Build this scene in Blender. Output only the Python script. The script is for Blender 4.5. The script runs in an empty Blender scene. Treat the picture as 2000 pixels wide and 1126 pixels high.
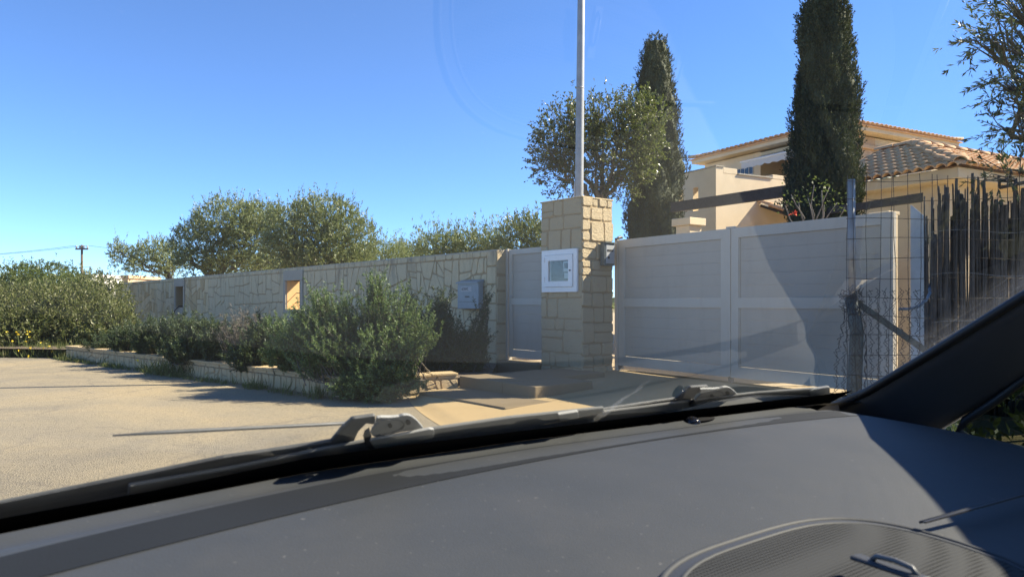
import bpy, math, random
import numpy as np
from mathutils import Vector, Matrix

# ------------------------------------------------------------------ camera, sky, sun, exposure
SC = bpy.context.scene
COL = SC.collection
CAMZ = 1.25          # eye height above the road, metres
FPX = 1390.0         # focal length in pixels of the 2000 px wide photograph
HOR = 588.0          # row of the horizon
cam_d = bpy.data.cameras.new('camera'); cam = bpy.data.objects.new('camera', cam_d); COL.objects.link(cam)
cam_d.sensor_width = 36.0; cam_d.lens = 36.0 * FPX / 2000.0
cam_d.shift_y = (HOR - 563.0) / 2000.0
cam_d.clip_start = 0.02; cam_d.clip_end = 3000.0
cam.location = (0, 0, CAMZ); cam.rotation_euler = (math.radians(90), 0, 0)
cam_d.dof.use_dof = True; cam_d.dof.focus_distance = 9.0; cam_d.dof.aperture_fstop = 16.0
SC.camera = cam
SUN_AZ, SUN_EL = 80.0, 40.0
_a, _e = math.radians(SUN_AZ), math.radians(SUN_EL)
SUNV = Vector((math.sin(_a) * math.cos(_e), math.cos(_a) * math.cos(_e), math.sin(_e)))
world = bpy.data.worlds.new('World'); SC.world = world; world.use_nodes = True
wn = world.node_tree.nodes; wl = world.node_tree.links
sky = wn.new('ShaderNodeTexSky'); sky.sky_type = 'NISHITA'; sky.sun_disc = False
sky.sun_elevation = _e; sky.sun_rotation = _a
sky.air_density = 1.0; sky.dust_density = 0.0; sky.ozone_density = 9.5; sky.altitude = 3000
wl.new(sky.outputs[0], wn['Background'].inputs[0]); wn['Background'].inputs[1].default_value = 0.1
sun_d = bpy.data.lights.new('sun', 'SUN'); sun_d.energy = 5.0; sun_d.angle = math.radians(0.53); sun_d.color = (1.0, 0.90, 0.72)
sun = bpy.data.objects.new('sun', sun_d); COL.objects.link(sun); sun.location = (30, 8, 28)
sun.rotation_euler = SUNV.to_track_quat('Z', 'Y').to_euler()
SC.view_settings.view_transform = 'Standard'; SC.view_settings.look = 'None'
SC.view_settings.exposure = 1.62; SC.view_settings.gamma = 1.0
SC.view_settings.use_curve_mapping = False
SC.cycles.use_denoising = True
SC.cycles.max_bounces = 10; SC.cycles.transparent_max_bounces = 24
SC.cycles.sample_clamp_indirect = 6.0

RNG = np.random.default_rng(7)
random.seed(7)

# ------------------------------------------------------------------ helpers
def P(px, py, Y):
    """a direction in the photograph plus a distance gives a point"""
    return Vector(((px - 1000.0) / FPX * Y, Y, CAMZ - (py - HOR) / FPX * Y))
def V2(x, y, z=0.0): return Vector((x, y, z))

class MB:
    def __init__(s): s.v = []; s.f = []
    def add(s, vs, fs):
        n = len(s.v); s.v += [tuple(p) for p in vs]; s.f += [tuple(i + n for i in f) for f in fs]; return s
    def box(s, o, U, V, W):
        """corner o and three edge vectors"""
        o, U, V, W = Vector(o), Vector(U), Vector(V), Vector(W)
        p = [o, o + U, o + U + V, o + V]; p += [q + W for q in p]
        fs = [(0, 3, 2, 1), (4, 5, 6, 7), (0, 1, 5, 4), (1, 2, 6, 5), (2, 3, 7, 6), (3, 0, 4, 7)]
        if U.cross(V).dot(W) < 0: fs = [tuple(reversed(f)) for f in fs]
        return s.add(p, fs)
    def prism(s, poly, N, ins=0.0):
        """polygon of 3D points pushed along N; ins shrinks the far face (a chamfer)"""
        poly = [Vector(p) for p in poly]; N = Vector(N); n = len(poly)
        c = sum(poly, Vector()) / n
        top = [(p + (c - p).normalized() * ins if ins else p) + N for p in poly]
        nn = Vector()
        for i in range(n): nn += (poly[i] - c).cross(poly[(i + 1) % n] - c)
        fs = [tuple(range(n, 2 * n)), tuple(reversed(range(n)))] + [(i, (i + 1) % n, n + (i + 1) % n, n + i) for i in range(n)]
        if nn.dot(N) < 0: fs = [tuple(reversed(f)) for f in fs]
        return s.add(poly + top, fs)
    def tube(s, path, rad, seg=8, cap=True):
        path = [Vector(p) for p in path]; n = len(path)
        rads = rad if hasattr(rad, '__len__') else [rad] * n
        base = len(s.v); t0 = None
        for i, p in enumerate(path):
            t = (path[min(i + 1, n - 1)] - path[max(i - 1, 0)])
            if t.length < 1e-9: t = Vector((0, 0, 1))
            t.normalize()
            if t0 is None:
                a = t.orthogonal().normalized()
            else:
                a = a - t * a.dot(t)
                a = a.normalized() if a.length > 1e-6 else t.orthogonal().normalized()
            t0 = t; b = t.cross(a)
            for k in range(seg):
                w = 2 * math.pi * k / seg
                s.v.append(tuple(p + (a * math.cos(w) + b * math.sin(w)) * rads[i]))
        for i in range(n - 1):
            for k in range(seg):
                q = base + i * seg; k2 = (k + 1) % seg
                s.f.append((q + k, q + k2, q + seg + k2, q + seg + k))
        if cap:
            s.f.append(tuple(base + k for k in reversed(range(seg))))
            s.f.append(tuple(base + (n - 1) * seg + k for k in range(seg)))
        return s
    def panel(s, o, U, V, T, w, h, holes=()):
        """board w x h at o along unit U, V with thickness vector T and rectangular holes (u0,v0,u1,v1)"""
        o, U, V, T = Vector(o), Vector(U), Vector(V), Vector(T)
        us = sorted(set([0.0, w] + [x for q in holes for x in (q[0], q[2])]))
        vs = sorted(set([0.0, h] + [x for q in holes for x in (q[1], q[3])]))
        def solid(i, j):
            if i < 0 or j < 0 or i >= len(us) - 1 or j >= len(vs) - 1: return False
            cu, cv = (us[i] + us[i + 1]) / 2, (vs[j] + vs[j + 1]) / 2
            return not any(q[0] < cu < q[2] and q[1] < cv < q[3] for q in holes)
        P0 = lambda u, v: o + U * u + V * v
        flip = U.cross(V).dot(T) < 0
        def quad(a, b, c, d):
            s.add([a, b, c, d], [(3, 2, 1, 0) if flip else (0, 1, 2, 3)])
        for i in range(len(us) - 1):
            for j in range(len(vs) - 1):
                if not solid(i, j): continue
                a, b, c, d = P0(us[i], vs[j]), P0(us[i + 1], vs[j]), P0(us[i + 1], vs[j + 1]), P0(us[i], vs[j + 1])
                quad(a + T, b + T, c + T, d + T); quad(d, c, b, a)
                if not solid(i, j - 1): quad(a, b, b + T, a + T)
                if not solid(i + 1, j): quad(b, c, c + T, b + T)
                if not solid(i, j + 1): quad(c, d, d + T, c + T)
                if not solid(i - 1, j): quad(d, a, a + T, d + T)
        return s
    def grid(s, fn, nu, nv):
        b = len(s.v)
        for i in range(nu + 1):
            for j in range(nv + 1): s.v.append(tuple(fn(i / nu, j / nv)))
        for i in range(nu):
            for j in range(nv):
                q = b + i * (nv + 1) + j
                s.f.append((q, q + nv + 1, q + nv + 2, q + 1))
        return s
    def build(s, name, mat, parent=None, smooth=False, bevel=0.0):
        off = parent_loc(parent)
        me = bpy.data.meshes.new(name)
        me.from_pydata([(x - off.x, y - off.y, z - off.z) for x, y, z in s.v], [], s.f); me.update()
        return link(name, me, mat, parent, smooth, bevel)

PLOC = {}
def parent_loc(p): return PLOC.get(p.name, Vector()) if p else Vector()
def link(name, me, mat, parent=None, smooth=False, bevel=0.0):
    if mat: me.materials.append(mat)
    o = bpy.data.objects.new(name, me); COL.objects.link(o)
    if parent: o.parent = parent; PLOC[o.name] = parent_loc(parent)
    if smooth: me.polygons.foreach_set('use_smooth', [True] * len(me.polygons))
    if bevel:
        m = o.modifiers.new('bevel', 'BEVEL'); m.width = bevel; m.segments = 2; m.limit_method = 'ANGLE'; m.angle_limit = 0.6
    return o
def npmesh(name, V, F, mat, parent=None, smooth=False):
    off = parent_loc(parent)
    V = np.asarray(V, dtype=np.float32) - np.array(off, dtype=np.float32); F = np.asarray(F, dtype=np.int32)
    k = F.shape[1]
    me = bpy.data.meshes.new(name)
    me.vertices.add(len(V)); me.vertices.foreach_set('co', V.ravel())
    me.loops.add(F.size); me.loops.foreach_set('vertex_index', F.ravel())
    me.polygons.add(len(F)); me.polygons.foreach_set('loop_start', np.arange(0, F.size, k, dtype=np.int32))
    me.update(calc_edges=True); me.validate()
    return link(name, me, mat, parent, smooth)
def tag(o, label=None, cat=None, group=None, kind=None):
    if label: o['label'] = label
    if cat: o['category'] = cat
    if group: o['group'] = group
    if kind: o['kind'] = kind
    return o
def thing(name, label, cat, loc=(0, 0, 0), group=None):
    o = bpy.data.objects.new(name, None); COL.objects.link(o); o.location = loc; o.empty_display_size = 0.1
    PLOC[o.name] = Vector(loc); return tag(o, label, cat, group)
def shared(name, me, parent, mat4):
    o = bpy.data.objects.new(name, me); COL.objects.link(o)
    o.parent = parent; o.matrix_local = Matrix.Translation(-parent_loc(parent)) @ mat4
    return o

# ------------------------------------------------------------------ materials
def newmat(name):
    m = bpy.data.materials.new(name); m.use_nodes = True
    nt = m.node_tree; b = nt.nodes['Principled BSDF']
    return m, nt, b
def ramp(nt, fac, stops):
    r = nt.nodes.new('ShaderNodeValToRGB'); e = r.color_ramp.elements
    while len(e) < len(stops): e.new(0.5)
    for i, (p, c) in enumerate(stops): e[i].position = p; e[i].color = (*c, 1)
    nt.links.new(fac, r.inputs[0]); return r.outputs[0]
def noise(nt, scale, detail=4, rough=0.55, vec=None, dist=0.0):
    n = nt.nodes.new('ShaderNodeTexNoise'); n.inputs['Scale'].default_value = scale; n.inputs['Detail'].default_value = detail
    n.inputs['Roughness'].default_value = rough; n.inputs['Distortion'].default_value = dist
    nt.links.new(vec if vec is not None else pos(nt), n.inputs['Vector']); return n.outputs['Fac']
def pos(nt):
    for n in nt.nodes:
        if n.type == 'NEW_GEOMETRY': return n.outputs['Position']
    return nt.nodes.new('ShaderNodeNewGeometry').outputs['Position']
def island(nt):
    pos(nt)
    for n in nt.nodes:
        if n.type == 'NEW_GEOMETRY': return n.outputs['Random Per Island']
def mixc(nt, fac, a, b, mode='MIX'):
    m = nt.nodes.new('ShaderNodeMix'); m.data_type = 'RGBA'; m.blend_type = mode
    def put(x, s):
        if hasattr(x, 'links'): nt.links.new(x, s)
        elif hasattr(x, '__len__'): s.default_value = (*x, 1)
        else: s.default_value = x
    put(fac, m.inputs[0]); put(a, m.inputs[6]); put(b, m.inputs[7]); return m.outputs[2]
def math_(nt, op, a, b=None, c=None):
    m = nt.nodes.new('ShaderNodeMath'); m.operation = op
    for i, x in enumerate((a, b, c)):
        if x is None: continue
        if hasattr(x, 'links'): nt.links.new(x, m.inputs[i])
        else: m.inputs[i].default_value = x
    return m.outputs[0]
def bump(nt, b, h, strength=0.3, dist=0.01):
    n = nt.nodes.new('ShaderNodeBump'); n.inputs['Strength'].default_value = strength; n.inputs['Distance'].default_value = dist
    nt.links.new(h, n.inputs['Height']); nt.links.new(n.outputs[0], b.inputs['Normal'])
def mapping(nt, scale, rot=(0, 0, 0)):
    m = nt.nodes.new('ShaderNodeMapping'); m.inputs['Scale'].default_value = scale; m.inputs['Rotation'].default_value = rot
    nt.links.new(pos(nt), m.inputs['Vector']); return m.outputs[0]

def m_plain(name, col, rough=0.6, metal=0.0, var=0.12, scale=9.0, bmp=0.05, bscale=120.0, spec=0.5):
    m, nt, b = newmat(name)
    n = noise(nt, scale, 5)
    d = tuple(c * (1 - var) for c in col); l = tuple(min(1, c * (1 + var)) for c in col)
    nt.links.new(ramp(nt, n, [(0.3, d), (0.7, l)]), b.inputs['Base Color'])
    b.inputs['Roughness'].default_value = rough; b.inputs['Metallic'].default_value = metal
    b.inputs['Specular IOR Level'].default_value = spec
    if bmp: bump(nt, b, noise(nt, bscale, 3), bmp, 0.004)
    return m
def m_stone(name, tones, stain=(0.16, 0.15, 0.13), stain_amt=0.35, bmp=0.5, bs=28.0, bd=0.02, top_stain=None):
    m, nt, b = newmat(name)
    k = len(tones)
    base = ramp(nt, island(nt), [(i / (k - 1) * 0.96 + 0.02, t) for i, t in enumerate(tones)])
    n1 = noise(nt, 6.5, 6, 0.65); n2 = noise(nt, 38.0, 5, 0.7)
    c = mixc(nt, math_(nt, 'MULTIPLY', n2, 0.5), base, tuple(t * 0.72 for t in tones[0]))
    f = nt.nodes.new('ShaderNodeMapRange'); f.inputs[1].default_value = 0.56; f.inputs[2].default_value = 0.78; f.inputs[4].default_value = stain_amt
    nt.links.new(n1, f.inputs[0])
    c = mixc(nt, f.outputs[0], c, stain)
    if top_stain:   # dark weathering streaks that hang from the wall head
        st = noise(nt, 1.0, 5, 0.7, mapping(nt, (2.2, 2.2, 0.5)))
        sep = nt.nodes.new('ShaderNodeSeparateXYZ'); nt.links.new(pos(nt), sep.inputs[0])
        zr = nt.nodes.new('ShaderNodeMapRange'); zr.inputs[1].default_value = top_stain - 0.75; zr.inputs[2].default_value = top_stain + 0.05; nt.links.new(sep.outputs[2], zr.inputs[0])
        sr = nt.nodes.new('ShaderNodeMapRange'); sr.inputs[1].default_value = 0.5; sr.inputs[2].default_value = 0.72; nt.links.new(st, sr.inputs[0])
        c = mixc(nt, math_(nt, 'MULTIPLY', math_(nt, 'MULTIPLY', zr.outputs[0], sr.outputs[0]), 0.75), c, (0.1, 0.092, 0.08))
    nt.links.new(c, b.inputs['Base Color'])
    b.inputs['Roughness'].default_value = 0.9; b.inputs['Specular IOR Level'].default_value = 0.2
    h = math_(nt, 'ADD', noise(nt, bs, 6, 0.65), math_(nt, 'MULTIPLY', noise(nt, bs * 4, 3), 0.35))
    bump(nt, b, h, bmp, bd)
    return m
def m_leaf(name, cols, trans=0.3, rough=0.5, patch=2.2):
    m, nt, b = newmat(name)
    k = len(cols)
    c = ramp(nt, island(nt), [(i / (k - 1) * 0.96 + 0.02, t) for i, t in enumerate(cols)])
    n = noise(nt, patch, 3)
    c = mixc(nt, math_(nt, 'MULTIPLY', n, 0.55), c, tuple(x * 0.6 for x in cols[0]))
    nt.links.new(c, b.inputs['Base Color']); b.inputs['Roughness'].default_value = rough; b.inputs['Specular IOR Level'].default_value = 0.35
    tr = nt.nodes.new('ShaderNodeBsdfTranslucent'); nt.links.new(mixc(nt, 0.35, c, (0.20, 0.28, 0.04)), tr.inputs[0])
    mx = nt.nodes.new('ShaderNodeMixShader'); mx.inputs[0].default_value = trans
    nt.links.new(b.outputs[0], mx.inputs[1]); nt.links.new(tr.outputs[0], mx.inputs[2])
    nt.links.new(mx.outputs[0], nt.nodes['Material Output'].inputs[0])
    return m
def m_glass(name, boost=1.0, tint=(0.96, 0.98, 0.97), dirt=0.0):
    """thin pane: what is behind shows through, the rest is mirrored by the pane's own reflectance"""
    m, nt, b = newmat(name); nt.nodes.remove(b)
    lw = nt.nodes.new('ShaderNodeLayerWeight'); lw.inputs[0].default_value = 0.5
    f5 = math_(nt, 'POWER', lw.outputs['Facing'], 5.0)
    F = math_(nt, 'MULTIPLY_ADD', f5, 0.9 * boost, 0.075 * boost)
    tr = nt.nodes.new('ShaderNodeBsdfTransparent'); tr.inputs[0].default_value = (*tint, 1)
    gl = nt.nodes.new('ShaderNodeBsdfGlossy'); gl.inputs['Roughness'].default_value = 0.0
    mx = nt.nodes.new('ShaderNodeMixShader'); nt.links.new(F, mx.inputs[0]); nt.links.new(tr.outputs[0], mx.inputs[1]); nt.links.new(gl.outputs[0], mx.inputs[2])
    out = mx.outputs[0]
    m['nt_out'] = 0
    nt.links.new(out, nt.nodes['Material Output'].inputs[0])
    return m, nt, mx

WALL_STONE = [(0.47, 0.34, 0.17), (0.64, 0.50, 0.28), (0.74, 0.60, 0.36), (0.54, 0.43, 0.26), (0.78, 0.66, 0.43), (0.58, 0.43, 0.22), (0.68, 0.56, 0.36)]
M = {}
M['stone'] = m_stone('wall_stone', WALL_STONE, stain_amt=0.4, top_stain=2.12)
M['mortar'] = m_stone('mortar', [(0.38, 0.285, 0.16), (0.43, 0.33, 0.195)], stain_amt=0.2, bmp=0.6, bs=60, bd=0.008)
M['pillar_stone'] = m_stone('pillar_stone', [(0.56, 0.44, 0.26), (0.64, 0.52, 0.32), (0.53, 0.43, 0.28), (0.62, 0.52, 0.35)], stain_amt=0.22, bmp=0.8, bs=24, bd=0.035)
M['low_stone'] = m_stone('planter_stone', [(0.46, 0.34, 0.18), (0.56, 0.43, 0.25), (0.52, 0.42, 0.27)], stain_amt=0.3)
M['step'] = m_stone('step_concrete', [(0.20, 0.155, 0.095), (0.24, 0.19, 0.12)], stain_amt=0.45, bmp=0.25, bs=40)
M['dressed'] = m_stone('dressed_stone', [(0.40, 0.36, 0.28), (0.44, 0.40, 0.32)], stain_amt=0.2, bmp=0.2)
M['gate'] = m_plain('gate_paint', (0.455, 0.425, 0.365), 0.45, 0, 0.05, 3.0, 0.03)
M['gate_board'] = m_plain('gate_board_paint', (0.365, 0.335, 0.28), 0.5, 0, 0.07, 4.0, 0.04)
def m_gate(name, col):
    m, nt, b = newmat(name)
    st = nt.nodes.new('ShaderNodeMapRange'); st.inputs[1].default_value = .5; st.inputs[2].default_value = .8; st.inputs[4].default_value = .45
    nt.links.new(noise(nt, 1.0, 6, .7, mapping(nt, (5, 5, 1.1))), st.inputs[0])
    bl = nt.nodes.new('ShaderNodeMapRange'); bl.inputs[1].default_value = .55; bl.inputs[2].default_value = .75; bl.inputs[4].default_value = .4
    nt.links.new(noise(nt, 2.1, 6, .7), bl.inputs[0])
    c = mixc(nt, st.outputs[0], col, tuple(x * .72 for x in col)); c = mixc(nt, bl.outputs[0], c, tuple(x * .78 for x in col))
    nt.links.new(c, b.inputs['Base Color']); b.inputs['Roughness'].default_value = .5; bump(nt, b, noise(nt, 60, 4), .04, .004); return m
M['gate'] = m_gate('gate_paint', (0.47, 0.43, 0.355)); M['gate_board'] = m_gate('gate_board_paint', (0.385, 0.345, 0.28))
M['white'] = m_plain('white_paint', (0.78, 0.78, 0.75), 0.35, 0, 0.03)
M['galv'] = m_plain('galvanised_steel', (0.30, 0.31, 0.31), 0.55, 0.3, 0.15, 6, 0.05)
M['steel_dark'] = m_plain('dark_steel', (0.05, 0.05, 0.052), 0.5, 0.4, 0.2)
M['green_steel'] = m_plain('green_grey_steel', (0.13, 0.15, 0.14), 0.6, 0.3, 0.25, 12)
M['wire'] = m_plain('rusty_wire', (0.075, 0.07, 0.062), 0.6, 0.4, 0.3, 30, 0)
M['plastic_grey'] = m_plain('grey_plastic', (0.34, 0.35, 0.35), 0.4, 0, 0.05)
M['black'] = m_plain('black_plastic', (0.012, 0.012, 0.013), 0.5, 0, 0.2)
M['render'] = m_plain('cream_render', (0.68, 0.555, 0.37), 0.9, 0, 0.06, 2.5, 0.25, 90, 0.2)
M['render_warm'] = m_plain('apricot_render', (0.58, 0.40, 0.24), 0.9, 0, 0.06, 2.5, 0.2, 90, 0.2)
M['render_white'] = m_plain('white_render', (0.68, 0.65, 0.58), 0.9, 0, 0.05)
M['frame_cream'] = m_plain('cream_frame', (0.62, 0.56, 0.44), 0.6, 0, 0.04)
M['window_dark'] = m_plain('window_glass', (0.05, 0.07, 0.09), 0.05, 0, 0.1, 2, 0)
M['shutter'] = m_plain('green_shutter', (0.07, 0.12, 0.09), 0.5)
M['awning'] = m_plain('awning_cloth', (0.58, 0.56, 0.52), 0.85, 0, 0.04)
M['beam'] = m_plain('dark_beam_wood', (0.035, 0.03, 0.027), 0.7, 0, 0.3, 20, 0.2)
def m_tile():
    m, nt, b = newmat('clay_tile')
    c = ramp(nt, island(nt), [(0.02, (0.54, 0.26, 0.115)), (0.35, (0.64, 0.36, 0.17)), (0.7, (0.70, 0.44, 0.24)), (0.98, (0.58, 0.32, 0.16))])
    oi = nt.nodes.new('ShaderNodeObjectInfo')
    c = mixc(nt, math_(nt, 'MULTIPLY', oi.outputs['Random'], 0.5), c, (0.68, 0.47, 0.28))
    n = nt.nodes.new('ShaderNodeMapRange'); n.inputs[1].default_value = 0.55; n.inputs[2].default_value = 0.8; n.inputs[4].default_value = 0.5
    nt.links.new(noise(nt, 14, 5, 0.7), n.inputs[0])
    nt.links.new(mixc(nt, n.outputs[0], c, (0.30, 0.21, 0.14)), b.inputs['Base Color'])
    b.inputs['Roughness'].default_value = 0.85; bump(nt, b, noise(nt, 70, 4), 0.3, 0.006); return m
M['tile'] = m_tile()
def m_bark(name, c0, c1):
    m, nt, b = newmat(name)
    nt.links.new(ramp(nt, noise(nt, 1.0, 6, 0.7, mapping(nt, (22, 22, 5))), [(0.3, c0), (0.7, c1)]), b.inputs['Base Color'])
    b.inputs['Roughness'].default_value = 0.95; bump(nt, b, noise(nt, 1.0, 6, 0.7, mapping(nt, (40, 40, 9))), 0.8, 0.02); return m
M['bark'] = m_bark('olive_bark', (0.05, 0.043, 0.035), (0.16, 0.14, 0.115))
M['bark_pale'] = m_bark('pale_bark', (0.12, 0.10, 0.08), (0.26, 0.23, 0.19))
M['stake'] = m_bark('grey_weathered_cane', (0.035, 0.032, 0.03), (0.15, 0.135, 0.115))
M['pole_wood'] = m_bark('pole_wood', (0.08, 0.055, 0.04), (0.15, 0.11, 0.08))
M['olive'] = m_leaf('olive_leaf', [(0.115, 0.145, 0.048), (0.18, 0.21, 0.07), (0.25, 0.28, 0.115), (0.36, 0.39, 0.24)], 0.25, 0.42)
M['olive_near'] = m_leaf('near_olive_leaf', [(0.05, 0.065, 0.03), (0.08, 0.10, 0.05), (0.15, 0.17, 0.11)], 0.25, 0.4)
M['ficus'] = m_leaf('evergreen_leaf', [(0.065, 0.078, 0.03), (0.11, 0.12, 0.042), (0.16, 0.16, 0.06), (0.15, 0.125, 0.068)], 0.3, 0.35)
M['ficus_yellow'] = m_leaf('fresh_evergreen_leaf', [(0.08, 0.10, 0.03), (0.12, 0.14, 0.038), (0.16, 0.165, 0.05)], 0.35, 0.35)
M['cypress'] = m_leaf('cypress_spray', [(0.034, 0.046, 0.02), (0.05, 0.064, 0.028), (0.07, 0.08, 0.038), (0.08, 0.07, 0.04)], 0.08, 0.8, 1.6)
M['rosemary'] = m_leaf('rosemary_needle', [(0.065, 0.115, 0.035), (0.11, 0.175, 0.055), (0.165, 0.235, 0.08), (0.27, 0.32, 0.15)], 0.3, 0.45, 3.5)
M['rosemary_shade'] = m_leaf('shade_toned_rosemary', [(0.042, 0.066, 0.028), (0.062, 0.09, 0.038), (0.09, 0.118, 0.055)], 0.2, 0.5)  # darker rosemary copy, the shade of the wall put into its colour
M['shrub'] = m_leaf('shrub_leaf', [(0.085, 0.10, 0.03), (0.13, 0.15, 0.045), (0.19, 0.20, 0.075), (0.25, 0.24, 0.13)], 0.3, 0.45)
M['shrub_b'] = m_leaf('bright_shrub_leaf', [(0.07, 0.10, 0.025), (0.12, 0.16, 0.04), (0.18, 0.20, 0.07)], 0.35, 0.45)
M['reed'] = m_leaf('far_reed_leaf', [(0.13, 0.17, 0.06), (0.20, 0.24, 0.095), (0.27, 0.30, 0.15)], 0.3, 0.6)
M['grass'] = m_leaf('grass_blade', [(0.09, 0.12, 0.03), (0.14, 0.17, 0.045), (0.24, 0.21, 0.09)], 0.35, 0.6)
M['dry'] = m_leaf('dry_twig', [(0.12, 0.10, 0.08), (0.18, 0.155, 0.125), (0.14, 0.13, 0.10)], 0.1, 0.8)
M['flower'] = m_plain('yellow_petal', (0.75, 0.55, 0.03), 0.6, 0, 0.1, 30, 0)
M['flower_red'] = m_plain('red_petal', (0.65, 0.10, 0.04), 0.6, 0, 0.1, 30, 0)
def m_road():
    m, nt, b = newmat('sun_bleached_asphalt')
    big = noise(nt, 0.33, 5, 0.6, None, 0.6); mid = noise(nt, 2.4, 5, 0.65)
    c = ramp(nt, big, [(0.36, (0.20, 0.175, 0.13)), (0.5, (0.28, 0.235, 0.155)), (0.64, (0.35, 0.28, 0.165))])
    c = mixc(nt, math_(nt, 'MULTIPLY', mid, 0.35), c, (0.25, 0.23, 0.19))
    v = nt.nodes.new('ShaderNodeTexVoronoi'); v.inputs['Scale'].default_value = 95; nt.links.new(pos(nt), v.inputs['Vector'])
    g = ramp(nt, v.outputs['Color'], [(0.1, (0.30, 0.30, 0.31)), (0.35, (0.85, 0.85, 0.85)), (0.8, (1.15, 1.12, 1.05))])
    c = mixc(nt, 0.55, c, g, 'MULTIPLY')
    sp = nt.nodes.new('ShaderNodeMapRange'); sp.inputs[1].default_value = 0.60; sp.inputs[2].default_value = 0.68; sp.inputs[4].default_value = 0.6
    nt.links.new(noise(nt, 75, 2), sp.inputs[0]); c = mixc(nt, sp.outputs[0], c, (0.07, 0.065, 0.06))
    # long hairline cracks filled with sand
    w = nt.nodes.new('ShaderNodeTexVoronoi'); w.feature = 'DISTANCE_TO_EDGE'; w.inputs['Scale'].default_value = 0.33
    dv = nt.nodes.new('ShaderNodeVectorMath'); dv.operation = 'ADD'
    nn = nt.nodes.new('ShaderNodeTexNoise'); nn.inputs['Scale'].default_value = 1.7; nn.inputs['Detail'].default_value = 5; nt.links.new(pos(nt), nn.inputs['Vector'])
    sc = nt.nodes.new('ShaderNodeVectorMath'); sc.operation = 'SCALE'; sc.inputs['Scale'].default_value = 0.9; nt.links.new(nn.outputs['Color'], sc.inputs[0])
    nt.links.new(pos(nt), dv.inputs[0]); nt.links.new(sc.outputs[0], dv.inputs[1]); nt.links.new(dv.outputs[0], w.inputs['Vector'])
    cr = nt.nodes.new('ShaderNodeMapRange'); cr.inputs[1].default_value = 0.0; cr.inputs[2].default_value = 0.012; cr.inputs[3].default_value = 0.55; cr.inputs[4].default_value = 0.0
    nt.links.new(w.outputs['Distance'], cr.inputs[0]); c = mixc(nt, cr.outputs[0], c, (0.16, 0.14, 0.11))
    nt.links.new(c, b.inputs['Base Color']); b.inputs['Roughness'].default_value = 0.92; b.inputs['Specular IOR Level'].default_value = 0.2
    bump(nt, b, v.outputs['Distance'], 0.45, 0.012); return m
M['road'] = m_road()
M['apron'] = m_stone('driveway_concrete', [(0.42, 0.31, 0.16), (0.46, 0.345, 0.185)], stain=(0.27, 0.20, 0.115), stain_amt=0.45, bmp=0.25, bs=18, bd=0.01)
M['yard'] = m_stone('yard_gravel', [(0.44, 0.35, 0.22), (0.48, 0.38, 0.25)], stain_amt=0.25, bmp=0.6, bs=35)
def m_ground():
    m, nt, b = newmat('dry_field')
    c = ramp(nt, noise(nt, 0.25, 6, 0.65), [(0.35, (0.11, 0.11, 0.045)), (0.5, (0.19, 0.165, 0.085)), (0.65, (0.27, 0.22, 0.13))])
    nt.links.new(c, b.inputs['Base Color']); b.inputs['Roughness'].default_value = 1; bump(nt, b, noise(nt, 9, 5), 0.8, 0.06); return m
M['ground'] = m_ground()
M['soil'] = m_plain('planter_soil', (0.12, 0.09, 0.06), 1.0, 0, 0.3, 8, 0.6, 40)

# ------------------------------------------------------------------ stone laying
def clip(poly, n, d):
    """keep the side of a convex 2D polygon where p.n <= d"""
    out = []
    for i in range(len(poly)):
        a, b = poly[i], poly[(i + 1) % len(poly)]
        da, db = a[0] * n[0] + a[1] * n[1] - d, b[0] * n[0] + b[1] * n[1] - d
        if da <= 0: out.append(a)
        if (da < 0 < db) or (db < 0 < da):
            t = da / (da - db); out.append((a[0] + (b[0] - a[0]) * t, a[1] + (b[1] - a[1]) * t))
    return out
def area2(p): return 0.5 * abs(sum(p[i][0] * p[(i + 1) % len(p)][1] - p[(i + 1) % len(p)][0] * p[i][1] for i in range(len(p))))
def inset(poly, g):
    n = len(poly); cx = sum(p[0] for p in poly) / n; cy = sum(p[1] for p in poly) / n; out = list(poly)
    for i in range(n):
        a, b = poly[i], poly[(i + 1) % n]
        ex, ey = b[0] - a[0], b[1] - a[1]; L = math.hypot(ex, ey)
        if L < 1e-6: continue
        nx, ny = ey / L, -ex / L
        if (cx - a[0]) * nx + (cy - a[1]) * ny > 0: nx, ny = -nx, -ny
        out = clip(out, (nx, ny), a[0] * nx + a[1] * ny - g)
        if len(out) < 3: return []
    return out
def soften(poly, c, rng):
    """cut the corners off a stone so it does not read as drawn with a ruler"""
    out = []
    n = len(poly)
    for i in range(n):
        p, a, b = poly[i], poly[i - 1], poly[(i + 1) % n]
        la, lb = math.hypot(a[0] - p[0], a[1] - p[1]), math.hypot(b[0] - p[0], b[1] - p[1])
        ca, cb = min(c * rng.uniform(.5, 1.5), la * .3) / max(la, 1e-6), min(c * rng.uniform(.5, 1.5), lb * .3) / max(lb, 1e-6)
        out.append((p[0] + (a[0] - p[0]) * ca, p[1] + (a[1] - p[1]) * ca)); out.append((p[0] + (b[0] - p[0]) * cb, p[1] + (b[1] - p[1]) * cb))
    return out
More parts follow.
